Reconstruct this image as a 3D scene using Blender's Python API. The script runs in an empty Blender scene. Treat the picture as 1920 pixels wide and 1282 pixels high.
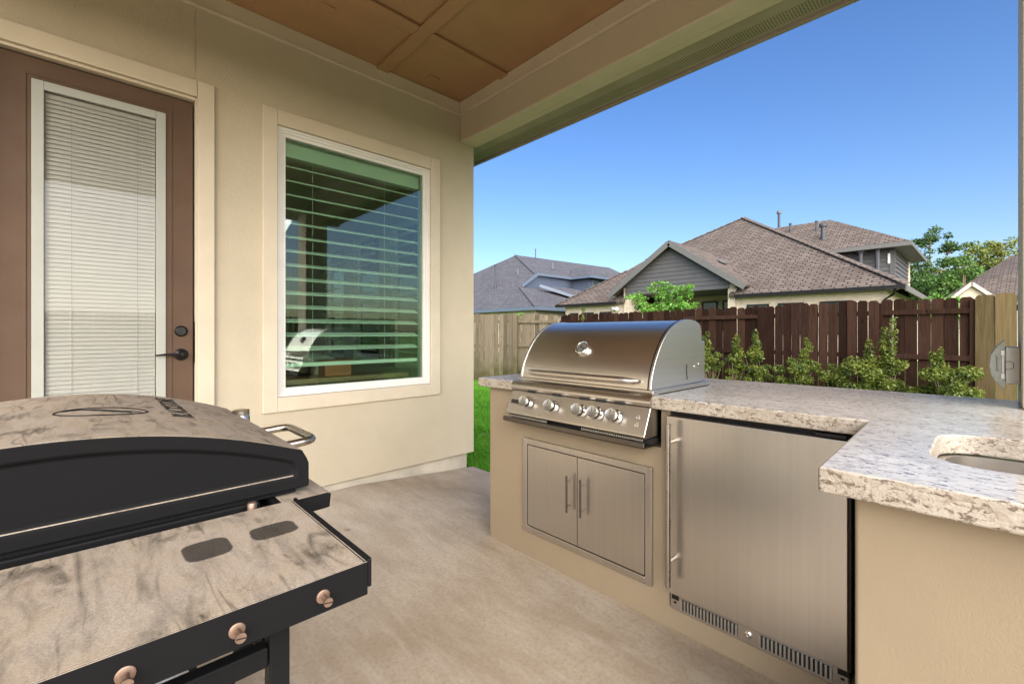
import bpy, bmesh, math, random
import numpy as np
from mathutils import Vector, Matrix, Euler
R = math.radians
random.seed(7)
S = bpy.context.scene
COL = S.collection

# ------------------------------------------------------------------ camera, sky, sun, exposure
TH = R(46.66)
cam_d = bpy.data.cameras.new('camera')
cam = bpy.data.objects.new('camera', cam_d); COL.objects.link(cam)
cam.location = (0, 0, 1.21)
cam.rotation_euler = (R(90), 0, TH - R(90))
cam_d.sensor_width = 36.0
cam_d.lens = 36.0 * 840 / 1920
cam_d.shift_y = -17 / 1920
cam_d.clip_start = 0.02
cam_d.clip_end = 2000
S.camera = cam

SUN_EL, SUN_AZ = R(28), math.atan2(-0.56, -0.83)      # azimuth: (sin, cos) = (x, y)
sdir = Vector((math.sin(SUN_AZ) * math.cos(SUN_EL), math.cos(SUN_AZ) * math.cos(SUN_EL), math.sin(SUN_EL)))
W = bpy.data.worlds.new('World'); S.world = W; W.use_nodes = True
wn = W.node_tree.nodes; wl = W.node_tree.links
for n in list(wn): wn.remove(n)
sky = wn.new('ShaderNodeTexSky'); sky.sky_type = 'NISHITA'; sky.sun_disc = False
sky.sun_elevation = SUN_EL; sky.sun_rotation = SUN_AZ
sky.altitude = 0; sky.air_density = 1.0; sky.dust_density = 2.0; sky.ozone_density = 2.0
bg = wn.new('ShaderNodeBackground'); bg.inputs['Strength'].default_value = 0.064
wo = wn.new('ShaderNodeOutputWorld')
hs = wn.new('ShaderNodeHueSaturation'); hs.inputs['Saturation'].default_value = 1.27; hs.inputs['Hue'].default_value = 0.511
wl.new(sky.outputs[0], hs.inputs['Color']); wl.new(hs.outputs[0], bg.inputs[0]); wl.new(bg.outputs[0], wo.inputs[0])
sun_d = bpy.data.lights.new('sun', 'SUN'); sun_d.energy = 3.8; sun_d.angle = R(100); sun_d.color = (1, 0.965, 0.92)
sun = bpy.data.objects.new('sun', sun_d); COL.objects.link(sun)
sun.rotation_euler = (-sdir).to_track_quat('-Z', 'Y').to_euler(); sun.location = sdir * 60
vs = S.view_settings
vs.view_transform = 'Standard'; vs.look = 'None'; vs.gamma = 1.0; vs.exposure = 1.9; vs.use_curve_mapping = False
S.render.engine = 'CYCLES'
S.cycles.max_bounces = 10; S.cycles.diffuse_bounces = 6; S.cycles.glossy_bounces = 4
S.cycles.transmission_bounces = 6; S.cycles.transparent_max_bounces = 12
S.cycles.caustics_reflective = False; S.cycles.caustics_refractive = False

# ------------------------------------------------------------------ material helpers
class NT:
    def __init__(s, name):
        s.m = bpy.data.materials.new(name); s.m.use_nodes = True
        s.t = s.m.node_tree; s.n = s.t.nodes; s.l = s.t.links
        s.b = s.n['Principled BSDF']; s.out = s.n['Material Output']
    def add(s, typ, **k):
        n = s.n.new(typ)
        for a, v in k.items():
            if isinstance(a, str) and hasattr(n, a): setattr(n, a, v)
        return n
    def val(s, sock, v):
        if hasattr(v, 'is_output'): s.l.new(v, sock)
        elif isinstance(v, (tuple, list)) and len(v) == 3 and sock.type == 'RGBA': sock.default_value = (*v, 1)
        else: sock.default_value = v
    def co(s, kind='Object'):
        return s.add('ShaderNodeTexCoord').outputs[kind]
    def mapping(s, vec, scale=(1, 1, 1), rot=(0, 0, 0), loc=(0, 0, 0)):
        n = s.add('ShaderNodeMapping'); s.l.new(vec, n.inputs[0])
        n.inputs['Scale'].default_value = scale; n.inputs['Rotation'].default_value = rot; n.inputs['Location'].default_value = loc
        return n.outputs[0]
    def noise(s, vec, scale, detail=4, rough=.55, dist=0.0):
        n = s.add('ShaderNodeTexNoise'); s.l.new(vec, n.inputs['Vector'])
        n.inputs['Scale'].default_value = scale; n.inputs['Detail'].default_value = detail
        n.inputs['Roughness'].default_value = rough; n.inputs['Distortion'].default_value = dist
        return n.outputs['Fac']
    def rng(s, x, a, b, c=0.0, d=1.0, smooth=False):
        n = s.add('ShaderNodeMapRange'); s.val(n.inputs[0], x)
        if smooth: n.interpolation_type = 'SMOOTHSTEP'
        for i, v in enumerate((a, b, c, d)): n.inputs[i + 1].default_value = v
        return n.outputs[0]
    def mix(s, f, a, b, mode='MIX'):
        n = s.add('ShaderNodeMix'); n.data_type = 'RGBA'; n.blend_type = mode
        s.val(n.inputs[0], f); s.val(n.inputs[6], a); s.val(n.inputs[7], b)
        return n.outputs[2]
    def math(s, op, a, b=0.0, c=None):
        n = s.add('ShaderNodeMath'); n.operation = op
        s.val(n.inputs[0], a); s.val(n.inputs[1], b)
        if c is not None: s.val(n.inputs[2], c)
        return n.outputs[0]
    def bump(s, h, strength=.3, dist=.01):
        n = s.add('ShaderNodeBump'); n.inputs['Strength'].default_value = strength; n.inputs['Distance'].default_value = dist
        s.val(n.inputs['Height'], h); s.l.new(n.outputs[0], s.b.inputs['Normal']); return n
    def set(s, **k):
        names = dict(col='Base Color', rough='Roughness', metal='Metallic', spec='Specular IOR Level', coat='Coat Weight', aniso='Anisotropic')
        for a, v in k.items(): s.val(s.b.inputs[names[a]], v)
        return s
    def rnd(s): return s.add('ShaderNodeObjectInfo').outputs['Random']

def plain(name, col, rough=.6, metal=0, var=.12, vs_=6, bump=0, bs=200, bd=.002, spec=.5):
    t = NT(name); c = t.co()
    f = t.noise(c, vs_, 5)
    t.set(col=t.mix(t.rng(f, .3, .7), tuple(x * (1 - var) for x in col), tuple(min(1, x * (1 + var)) for x in col)), metal=metal, spec=spec)
    t.set(rough=t.rng(t.noise(c, vs_ * 3, 3), .3, .7, max(0, rough - .06), min(1, rough + .06)))
    if bump: t.bump(t.noise(c, bs, 3, .6), bump, bd)
    return t.m

def m_stucco(name, col, sc=120, st=.5):
    t = NT(name); c = t.co()
    f = t.noise(c, 1.3, 5); g = t.noise(c, 9, 4)
    k = t.mix(t.rng(f, .3, .7), tuple(x * .93 for x in col), tuple(x * 1.05 for x in col))
    k = t.mix(t.rng(g, .35, .75, 0, .25), k, tuple(x * .85 for x in col))
    t.set(col=k, rough=.9, spec=.2)
    h = t.math('ADD', t.noise(c, sc, 4, .65), t.math('MULTIPLY', t.noise(c, 260, 3, .6), .5))
    t.bump(h, st, .005)
    return t.m

def m_brushed(name, col=(.62, .59, .55), rough=.27, axis=(1, 1, .02), bs=.06):
    t = NT(name); c = t.mapping(t.co(), axis)
    f = t.noise(c, 70, 2, .5); g = t.noise(t.co(), 2.5, 3)
    t.set(col=t.mix(t.rng(f, .3, .7), tuple(x * .965 for x in col), tuple(min(1, x * 1.02) for x in col)), metal=1.0)
    t.set(rough=rough + .02)
    return t.m

def m_concrete():
    t = NT('patio_concrete'); c = t.co()
    a = t.noise(c, 1.1, 6, .6, .6); b = t.noise(t.mapping(c, (1, .35, 1), (0, 0, .5)), 5, 6, .65, .4); d = t.noise(c, 60, 4, .7)
    k = t.mix(t.rng(a, .32, .68), (.37, .30, .222), (.53, .465, .385))
    k = t.mix(t.rng(b, .42, .70, 0, .6), k, (.28, .21, .145))
    k = t.mix(t.rng(t.noise(c, .55, 4, .55, .8), .46, .66, 0, .6), k, (.31, .235, .16))
    k = t.mix(t.rng(d, .45, .72, 0, .55), k, (.24, .185, .135))
    k = t.mix(t.rng(t.noise(t.mapping(c, (1, .25, 1), (0, 0, .75)), 14, 6, .7, .3), .48, .75, 0, .4), k, (.58, .52, .45))
    v = t.add('ShaderNodeTexVoronoi'); t.l.new(c, v.inputs['Vector']); v.inputs['Scale'].default_value = 15
    sp = t.math('MULTIPLY', t.rng(v.outputs['Distance'], .03, .07, 1, 0), t.rng(t.noise(c, 2.4, 3), .52, .58))
    k = t.mix(t.math('MULTIPLY', sp, .75), k, (.07, .05, .035))
    v2 = t.add('ShaderNodeTexVoronoi'); t.l.new(c, v2.inputs['Vector']); v2.inputs['Scale'].default_value = 2.3
    st = t.rng(t.math('ADD', v2.outputs['Distance'], t.math('MULTIPLY', t.noise(c, 30, 3), .08)), .07, .11, .55, 0, True)
    st = t.math('MULTIPLY', st, t.rng(t.noise(c, .9, 2), .5, .56))
    k = t.mix(st, k, (.12, .09, .07))
    t.set(col=k, rough=t.rng(a, .3, .7, .62, .82), spec=.35)
    t.bump(t.math('ADD', d, t.math('MULTIPLY', sp, -2)), .35, .004)
    return t.m

def m_granite(name='granite', side=False):
    t = NT(name); c = t.co()
    m = t.mapping(c, (1, .38, 1), (0, 0, .25))
    a = t.noise(m, 9, 6, .65, .7); b = t.noise(m, 62, 6, .7, .8); d = t.noise(m, 120, 5, .72, .6)
    k = t.mix(t.rng(a, .35, .65), (.54, .495, .43), (.41, .365, .305))
    k = t.mix(t.rng(b, .53, .62, 0, .75), k, (.27, .21, .155))
    k = t.mix(t.rng(d, .555, .60), k, (.075, .055, .045))
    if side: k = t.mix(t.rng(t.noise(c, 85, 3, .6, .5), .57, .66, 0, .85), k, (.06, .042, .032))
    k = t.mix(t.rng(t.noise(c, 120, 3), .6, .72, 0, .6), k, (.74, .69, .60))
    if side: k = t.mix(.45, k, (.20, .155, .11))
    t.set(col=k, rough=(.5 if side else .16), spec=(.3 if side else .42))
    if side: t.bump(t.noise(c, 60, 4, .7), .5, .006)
    return t.m

def m_dusty(name, patches=()):
    t = NT(name); c = t.co()
    up = t.add('ShaderNodeSeparateXYZ'); t.l.new(t.add('ShaderNodeNewGeometry').outputs['Normal'], up.inputs[0])
    f = t.rng(up.outputs[2], .62, .82, 0, 1, True)
    a = t.noise(c, 7, 7, .62, 1.4)
    b = t.noise(t.mapping(c, (1, .32, 1), (0, 0, .9)), 20, 7, .68, .6)
    d = t.noise(c, 420, 3, .6)
    w = t.rng(b, .53, .64, 0, .8)
    f2 = t.math('SUBTRACT', 1.0, t.math('MULTIPLY', w, t.rng(a, .44, .62)))
    # narrow wiped streaks
    for rr, sc, ms in ((.5, 9, 3), (2.1, 6, 5), (1.2, 8, 7)):
        s1 = t.math('ABSOLUTE', t.math('SUBTRACT', t.noise(t.mapping(c, (1, .16, 1), (0, 0, rr)), sc, 3, .45, .5), .5))
        lim = t.rng(t.noise(c, ms, 3), .50, .60)
        f2 = t.math('MULTIPLY', f2, t.math('SUBTRACT', 1.0, t.math('MULTIPLY', lim, t.rng(s1, .0, .012, .5, 0))))
    f2 = t.math('MULTIPLY', f2, t.rng(t.noise(t.mapping(c, (1, .25, 1), (0, 0, 1.0)), 34, 6, .7, .6), .45, .75, 1, .55))
    for (px, py, ww, hh, rt) in patches:
        mp = t.mapping(c, (1, 1, 1), (0, 0, 0), (-px, -py, 0))
        mp = t.mapping(mp, (1 / ww, 1 / hh, 1), (0, 0, 0))
        sx = t.add('ShaderNodeSeparateXYZ'); t.l.new(mp, sx.inputs[0])
        q = t.math('ADD', t.math('POWER', t.math('ABSOLUTE', sx.outputs[0]), 4.0), t.math('POWER', t.math('ABSOLUTE', sx.outputs[1]), 4.0))
        q = t.math('ADD', q, t.math('MULTIPLY', t.math('SUBTRACT', t.noise(c, 60, 3), .5), .5))
        f2 = t.math('MULTIPLY', f2, t.rng(q, .75, 1.15, .18, 1, True))
    f = t.math('MULTIPLY', f, f2)
    dust = t.mix(t.rng(d, .3, .7), (.265, .215, .165), (.395, .34, .275))
    dust = t.mix(t.rng(a, .4, .7, 0, .35), dust, (.36, .26, .15))
    t.set(col=t.mix(f, (.009, .009, .0095), dust), rough=t.rng(f, 0, 1, .6, .9), spec=.06)
    t.bump(t.noise(c, 700, 2, .6), .25, .001)
    return t.m

def m_wood(name, dark, mid, light, mossy=None):
    t = NT(name); c = t.co(); r = t.rnd()
    off = t.add('ShaderNodeVectorMath'); off.operation = 'MULTIPLY_ADD'
    cx = t.add('ShaderNodeCombineXYZ'); 
    for i in range(3): t.l.new(r, cx.inputs[i])
    t.l.new(cx.outputs[0], off.inputs[0]); off.inputs[1].default_value = (37, 51, 23); t.l.new(c, off.inputs[2])
    v = off.outputs[0]
    g = t.noise(t.mapping(v, (18, 18, .7)), 3.2, 7, .65, .9); h = t.noise(t.mapping(v, (60, 60, 1.2)), 3, 4, .6)
    k = t.mix(t.rng(g, .3, .7), dark, light)
    k = t.mix(t.rng(r, 0, 1, 0, .65), k, mid)
    k = t.mix(t.rng(h, .45, .8, 0, .45), k, tuple(x * .55 for x in dark))
    vo = t.add('ShaderNodeTexVoronoi'); t.l.new(t.mapping(v, (7, 7, 2.2)), vo.inputs['Vector']); vo.inputs['Scale'].default_value = 1.0
    k = t.mix(t.rng(vo.outputs['Distance'], .05, .13, .7, 0, True), k, tuple(x * .4 for x in dark))
    if mossy:
        sp = t.add('ShaderNodeSeparateXYZ'); t.l.new(c, sp.inputs[0])
        k = t.mix(t.math('MULTIPLY', t.rng(t.math('ADD', sp.outputs[2], t.rng(t.noise(v, 2.5, 4), .3, .7, -.35, .35)), .1, .62, .8, 0), 1.0), k, mossy)
    hv = t.add('ShaderNodeHueSaturation'); t.l.new(k, hv.inputs['Color']); t.l.new(t.rng(t.math('FRACT', t.math('MULTIPLY', r, 7.31)), 0, 1, .55, 1.4), hv.inputs['Value'])
    t.set(col=hv.outputs[0], rough=.9, spec=.04)
    t.bump(t.math('ADD', g, h), .35, .004)
    return t.m

def m_brickuv(name, c1, c2, mortar, sx, sy, rough=.85, gap=.02, bump=.5, spots=None, off=.5, patch=.3):
    t = NT(name); uv = t.co('UV')
    b = t.add('ShaderNodeTexBrick'); t.l.new(uv, b.inputs['Vector'])
    b.inputs['Scale'].default_value = 1.0
    b.inputs['Brick Width'].default_value = sx; b.inputs['Row Height'].default_value = sy
    b.inputs['Mortar Size'].default_value = gap; b.inputs['Mortar Smooth'].default_value = .2
    b.offset = off
    t.val(b.inputs['Color1'], c1); t.val(b.inputs['Color2'], c2); t.val(b.inputs['Mortar'], mortar)
    n = t.noise(uv, .6, 5); s = t.noise(uv, 6, 4, .7)
    k = t.mix(t.rng(n, .35, .7, 0, patch), b.outputs['Color'], tuple(x * .6 for x in c1))
    k = t.mix(t.rng(s, .45, .75, 0, .4), k, tuple(x * .72 for x in c2))
    if spots: k = t.mix(t.rng(t.noise(t.mapping(uv, (4, 9, 1)), 1.6, 2), .66, .70), k, spots)
    t.set(col=k, rough=rough, spec=.2)
    t.bump(t.math('ADD', t.math('MULTIPLY', b.outputs['Fac'], -1), t.math('MULTIPLY', s, .3)), bump, .02)
    return t.m

def m_leaf(name, a, b, c, rough=.45, trans=.35, scale=1.2):
    t = NT(name); co = t.co()
    n = t.noise(co, scale, 3); n2 = t.noise(co, scale * 9, 2)
    k = t.mix(t.rng(n, .35, .65), a, b); k = t.mix(t.rng(n2, .5, .7, 0, .8), k, c)
    t.set(col=k, rough=rough, spec=.35)
    tr = t.add('ShaderNodeBsdfTranslucent'); t.l.new(k, tr.inputs[0])
    mx = t.add('ShaderNodeMixShader'); mx.inputs[0].default_value = trans
    t.l.new(t.b.outputs[0], mx.inputs[1]); t.l.new(tr.outputs[0], mx.inputs[2]); t.l.new(mx.outputs[0], t.out.inputs[0])
    return t.m

def m_glass(name, tint, ior=1.5, boost=1.0, rough=.0, gl=(1, 1, 1)):
    t = NT(name)
    tr = t.add('ShaderNodeBsdfTransparent'); t.val(tr.inputs[0], tint)
    g = t.add('ShaderNodeBsdfGlossy'); g.inputs['Roughness'].default_value = rough; t.val(g.inputs[0], gl)
    f = t.add('ShaderNodeFresnel'); f.inputs[0].default_value = ior
    mx = t.add('ShaderNodeMixShader'); t.l.new(t.math('MINIMUM', t.math('MULTIPLY', f.outputs[0], boost), 1.0), mx.inputs[0])
    t.l.new(tr.outputs[0], mx.inputs[1]); t.l.new(g.outputs[0], mx.inputs[2]); t.l.new(mx.outputs[0], t.out.inputs[0])
    return t.m

def m_soffit():
    t = NT('soffit_vent'); c = t.co()
    sp = t.add('ShaderNodeSeparateXYZ'); t.l.new(c, sp.inputs[0])
    def dot(o, per): return t.math('ABSOLUTE', t.math('SUBTRACT', t.math('FRACT', t.math('DIVIDE', o, per)), .5))
    dx, dy = dot(sp.outputs[0], .016), dot(sp.outputs[1], .016)
    q = t.math('SQRT', t.math('ADD', t.math('MULTIPLY', dx, dx), t.math('MULTIPLY', dy, dy)))
    band = t.math('MULTIPLY', t.rng(sp.outputs[0], 2.895, 2.90), t.rng(sp.outputs[0], 3.01, 3.015, 1, 0))
    hole = t.math('MULTIPLY', t.rng(q, .24, .32, 1, 0), band)
    k = t.mix(t.rng(t.noise(c, 3, 4), .3, .7), (.30, .255, .19), (.37, .32, .25))
    t.set(col=t.mix(hole, k, (.03, .025, .02)), rough=.6)
    t.bump(t.math('MULTIPLY', hole, -1), .5, .004)
    return t.m

M = {}
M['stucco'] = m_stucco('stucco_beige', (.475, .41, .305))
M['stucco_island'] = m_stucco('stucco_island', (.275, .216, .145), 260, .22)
M['trim'] = plain('trim_beige', (.53, .455, .345), .62, var=.05, bump=.12, bs=120)
M['white'] = plain('vinyl_white', (.66, .64, .60), .4, var=.04)
M['sage'] = plain('lite_frame_sage', (.32, .325, .29), .5, var=.04)
M['brown'] = plain('door_brown', (.080, .041, .020), .65, var=.08, vs_=3, bump=.1, bs=300)
M['ceil'] = plain('ceiling_brown', (.33, .19, .092), .55, var=.1, vs_=2, bump=.15, bs=150)
M['black'] = plain('black_gap', (.008, .008, .008), .7)
M['bronze'] = plain('oiled_bronze', (.018, .016, .016), .38, .6)
M['concrete'] = m_concrete()
M['found'] = plain('foundation_concrete', (.47, .42, .34), .85, var=.22, vs_=4, bump=.4, bs=60, bd=.006)
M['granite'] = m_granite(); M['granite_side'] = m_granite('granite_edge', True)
M['steel'] = m_brushed('brushed_steel_vertical', (.58, .55, .51), .27, (1, 1, .012), .012)
M['steel_h'] = m_brushed('brushed_steel_horizontal', (.60, .56, .51), .29, (1, .012, 1), .012)
M['steel_side'] = m_brushed('satin_steel', (.56, .55, .525), .36, (.02, 1, 1))
M['steel_dark'] = m_brushed('dark_steel', (.13, .115, .10), .34, (1, .02, 1))
M['chrome'] = plain('chrome', (.66, .64, .61), .2, 1, var=.03)
M['dust'] = m_dusty('dusty_black_steel', ((.135, .842, .032, .037, .2), (.232, .845, .036, .030, .0)))
M['dusthood'] = m_dusty('dusty_black_hood')
M['pblack'] = plain('black_powdercoat', (.009, .009, .0095), .5, var=.1, bump=.3, bs=900, bd=.001, spec=.08)
M['copper'] = plain('copper_pin', (.27, .185, .14), .5, .85, var=.2, vs_=90)
M['handle'] = plain('handle_steel', (.42, .38, .33), .3, 1, var=.06)
M['glass_win'] = m_glass('window_glass_green', (.82, .96, .86), 1.5, 1.5)
M['glass_side'] = m_glass('side_window_glass', (.90, .97, .92), 1.5, 1.0)
M['glass_door'] = m_glass('door_glass', (.96, .965, .955), 1.22, 1.0)
M['glass_far'] = plain('far_window_glass', (.03, .05, .05), .06, 0, spec=.9)
M['clear'] = m_glass('clear_plastic', (.86, .88, .87), 1.45, 1.3, .15)
_t = M['clear'].node_tree; _o = [n for n in _t.nodes if n.type == 'OUTPUT_MATERIAL'][0]; _s = _o.inputs[0].links[0].from_socket
_d = _t.nodes.new('ShaderNodeBsdfDiffuse'); _d.inputs[0].default_value = (.62, .64, .62, 1); _m = _t.nodes.new('ShaderNodeMixShader'); _m.inputs[0].default_value = .28
_t.links.new(_s, _m.inputs[1]); _t.links.new(_d.outputs[0], _m.inputs[2]); _t.links.new(_m.outputs[0], _o.inputs[0])
M['slat'] = plain('blind_white', (.74, .725, .69), .5, var=.03)
M['mini_blind'] = plain('mini_blind_grey', (.50, .485, .455), .5, var=.03)
M['room'] = plain('room_paint', (.62, .55, .45), .8, var=.05)
M['room_floor'] = plain('room_floor', (.26, .15, .08), .4, var=.15)
M['soffit'] = m_soffit()
M['gutter'] = plain('gutter_taupe', (.30, .25, .215), .45, var=.05)
M['fence_dark'] = m_wood('fence_dark_cedar', (.016, .0085, .0063), (.032, .0165, .0118), (.062, .032, .022))
M['fence_grey'] = m_wood('fence_weathered_grey', (.055, .043, .028), (.10, .082, .055), (.165, .137, .098), (.05, .047, .018))
M['fence_new'] = m_wood('fence_yellow_pine', (.08, .055, .026), (.13, .095, .046), (.18, .135, .07), (.08, .05, .028))
M['roof_brown'] = m_brickuv('shingle_brown', (.098, .076, .064), (.16, .13, .112), (.03, .023, .02), .33, .16, .9, .022, .9, off=.37)
M['roof_grey'] = m_brickuv('shingle_grey', (.068, .068, .08), (.105, .104, .118), (.03, .029, .034), .35, .17, .9, .012, .7, off=.37)
M['brick'] = m_brickuv('brick_cream', (.42, .35, .27), (.51, .43, .34), (.44, .39, .32), .22, .075, .9, .012, .6, (.20, .12, .08))
M['siding_grey'] = plain('siding_grey', (.066, .064, .068), .6, var=.06, vs_=2, bump=.15, bs=60)
M['siding_blue'] = plain('siding_blue', (.055, .07, .11), .6, var=.06, vs_=2, bump=.15, bs=60)
M['fascia'] = plain('fascia_grey', (.10, .097, .094), .5, var=.06)
M['fascia_blue'] = plain('fascia_blue', (.085, .11, .15), .5, var=.06)
M['cream'] = plain('cream_trim', (.66, .56, .42), .6, var=.05)
M['bark'] = plain('bark', (.16, .11, .075), .9, var=.3, vs_=12, bump=.6, bs=40, bd=.02)
M['leaf_tree'] = m_leaf('leaf_tree', (.06, .13, .028), (.10, .20, .04), (.16, .22, .045), .5, .3, .35)
M['leaf_tree2'] = m_leaf('leaf_tree_yellow', (.10, .15, .03), (.19, .22, .04), (.27, .25, .06), .5, .3, .35)
M['leaf_dark'] = m_leaf('leaf_dark', (.04, .085, .024), (.07, .13, .035), (.11, .17, .045), .5, .3, .35)
M['leaf_bright'] = m_leaf('leaf_bright', (.10, .24, .035), (.16, .34, .05), (.25, .42, .10), .4, .4, 1.5)
M['leaf_shrub'] = m_leaf('leaf_shrub', (.04, .08, .02), (.16, .20, .035), (.36, .36, .06), .4, .4, 6.0)
M['grass'] = m_leaf('grass_blade', (.12, .36, .02), (.17, .46, .035), (.28, .44, .07), .5, .5, 1.4)

def m_ground():
    t = NT('lawn_soil'); c = t.co()
    a = t.noise(c, .7, 6, .6); b = t.noise(c, 25, 5, .7)
    k = t.mix(t.rng(b, .3, .7), (.075, .13, .03), (.11, .185, .05))
    k = t.mix(t.rng(a, .55, .72, 0, .6), k, (.19, .15, .06))
    t.set(col=k, rough=.95, spec=.1); t.bump(b, .6, .03)
    return t.m
M['ground'] = m_ground()

# ------------------------------------------------------------------ mesh helpers
class MB:
    def __init__(s): s.v = []; s.f = []; s.sm = []
    def add(s, vs, fs, smooth=False):
        o = len(s.v); s.v += [tuple(v) for v in vs]; s.f += [tuple(i + o for i in f) for f in fs]; s.sm += [smooth] * len(fs); return s
    def box(s, x0, x1, y0, y1, z0, z1):
        x0, x1 = sorted((x0, x1)); y0, y1 = sorted((y0, y1)); z0, z1 = sorted((z0, z1))
        return s.add([(x0, y0, z0), (x1, y0, z0), (x1, y1, z0), (x0, y1, z0), (x0, y0, z1), (x1, y0, z1), (x1, y1, z1), (x0, y1, z1)],
                     [(0, 3, 2, 1), (4, 5, 6, 7), (0, 1, 5, 4), (1, 2, 6, 5), (2, 3, 7, 6), (3, 0, 4, 7)])
    def bar(s, a, b, w, h, up=(0, 0, 1)):
        a, b = Vector(a), Vector(b); d = (b - a).normalized(); u = Vector(up)
        r = d.cross(u).normalized(); u = r.cross(d).normalized()
        vs = [p + r * (w / 2) * i + u * (h / 2) * j for p in (a, b) for i, j in ((-1, -1), (1, -1), (1, 1), (-1, 1))]
        return s.add(vs, [(3, 2, 1, 0), (4, 5, 6, 7), (0, 1, 5, 4), (1, 2, 6, 5), (2, 3, 7, 6), (3, 0, 4, 7)])
    def tube(s, pts, r, n=12, cap=True):
        pts = [Vector(p) for p in pts]; rs = r if isinstance(r, (list, tuple)) else [r] * len(pts)
        prev = None; vs = []
        for i, p in enumerate(pts):
            d = ((pts[min(i + 1, len(pts) - 1)] - pts[max(i - 1, 0)])).normalized()
            if prev is None:
                a = d.cross(Vector((0, 0, 1)));
                if a.length < .05: a = d.cross(Vector((1, 0, 0)))
                a.normalize()
            else: a = (prev - d * prev.dot(d)).normalized()
            prev = a; b = d.cross(a)
            for k in range(n):
                t = 2 * math.pi * k / n; vs.append(p + (a * math.cos(t) + b * math.sin(t)) * rs[i])
        fs = []
        for i in range(len(pts) - 1):
            for k in range(n):
                fs.append((i * n + k, i * n + (k + 1) % n, (i + 1) * n + (k + 1) % n, (i + 1) * n + k))
        s.add(vs, fs, True)
        if cap:
            o = len(s.v) - len(vs)
            s.f += [tuple(o + k for k in reversed(range(n))), tuple(o + (len(pts) - 1) * n + k for k in range(n))]; s.sm += [False, False]
        return s
    def lathe(s, o, axis, prof, n=24):
        """prof: list of (distance along axis, radius)"""
        o, ax = Vector(o), Vector(axis).normalized(); a = ax.cross(Vector((0, 0, 1)))
        if a.length < .05: a = ax.cross(Vector((1, 0, 0)))
        a.normalize(); b = ax.cross(a); vs = []
        for d, r in prof:
            for k in range(n):
                t = 2 * math.pi * k / n; vs.append(o + ax * d + (a * math.cos(t) + b * math.sin(t)) * max(r, 1e-5))
        fs = [(i * n + k, i * n + (k + 1) % n, (i + 1) * n + (k + 1) % n, (i + 1) * n + k) for i in range(len(prof) - 1) for k in range(n)]
        s.add(vs, fs, True)
        o0 = len(s.v) - len(vs)
        s.f += [tuple(o0 + k for k in reversed(range(n))), tuple(o0 + (len(prof) - 1) * n + k for k in range(n))]; s.sm += [False, False]
        return s
    def prism(s, pts, lo, hi, axis='y', smooth=False):
        """pts: outline in the two other axes (in x,y,z order)"""
        def mk(p, h):
            return (p[0], h, p[1]) if axis == 'y' else ((h, p[0], p[1]) if axis == 'x' else (p[0], p[1], h))
        n = len(pts); vs = [mk(p, lo) for p in pts] + [mk(p, hi) for p in pts]
        s.add(vs, [(i, (i + 1) % n, (i + 1) % n + n, i + n) for i in range(n)], smooth)
        o = len(s.v) - 2 * n
        s.f += [tuple(o + i for i in reversed(range(n))), tuple(o + n + i for i in range(n))]; s.sm += [False, False]
        return s
    def holed(s, outer, holes, lo, hi, axis='y'):
        bm = bmesh.new(); es = []
        for lp in [outer] + holes:
            vv = [bm.verts.new((p[0], p[1], 0)) for p in lp]
            es += [bm.edges.new((vv[i], vv[(i + 1) % len(vv)])) for i in range(len(vv))]
        bmesh.ops.triangle_fill(bm, use_beauty=True, use_dissolve=False, edges=es)
        bm.verts.index_update(); tris = [[v.index for v in f.verts] for f in bm.faces]; pts = [(v.co.x, v.co.y) for v in bm.verts]
        bm.free()
        def mk(p, h): return (p[0], h, p[1]) if axis == 'y' else ((h, p[0], p[1]) if axis == 'x' else (p[0], p[1], h))
        n = len(pts); vs = [mk(p, lo) for p in pts] + [mk(p, hi) for p in pts]
        fs = [tuple(t) for t in tris] + [tuple(i + n for i in reversed(t)) for t in tris]
        k = 0
        for lp in [outer] + holes:
            m = len(lp); fs += [(k + i, k + (i + 1) % m, k + (i + 1) % m + n, k + i + n) for i in range(m)]; k += m
        return s.add(vs, fs)

def finish(me, sharp=35):
    bm = bmesh.new(); bm.from_mesh(me); bmesh.ops.recalc_face_normals(bm, faces=bm.faces); bm.to_mesh(me); bm.free()
    me.set_sharp_from_angle(angle=R(sharp))

def face_uv(me):
    n = len(me.loops)
    uv = me.uv_layers.new(name='UVMap'); out = np.zeros(n * 2, np.float32)
    for p in me.polygons:
        nn = p.normal
        e = Vector((1, 0, 0)) if abs(nn.z) > .999 else Vector((0, 0, 1)).cross(nn).normalized()
        sl = nn.cross(e)
        for li in p.loop_indices:
            c = me.vertices[me.loops[li].vertex_index].co
            out[2 * li] = c.dot(e); out[2 * li + 1] = c.dot(sl)
    uv.data.foreach_set('uv', out)

def obj(name, mb, mat, parent=None, bevel=0, uv=False, seg=2, sharp=35):
    me = bpy.data.meshes.new(name); me.from_pydata(mb.v, [], mb.f); me.update()
    me.polygons.foreach_set('use_smooth', mb.sm if len(mb.sm) == len(me.polygons) else [False] * len(me.polygons))
    finish(me, sharp)
    for q in (mat if isinstance(mat, (list, tuple)) else [mat]): me.materials.append(M[q])
    if uv: face_uv(me)
    o = bpy.data.objects.new(name, me); COL.objects.link(o)
    if parent: attach(o, parent)
    if bevel:
        b = o.modifiers.new('bevel', 'BEVEL'); b.width = bevel; b.segments = seg; b.limit_method = 'ANGLE'; b.angle_limit = R(40)
        me.polygons.foreach_set('use_smooth', [True] * len(me.polygons))
        b.harden_normals = True
    return o

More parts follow.
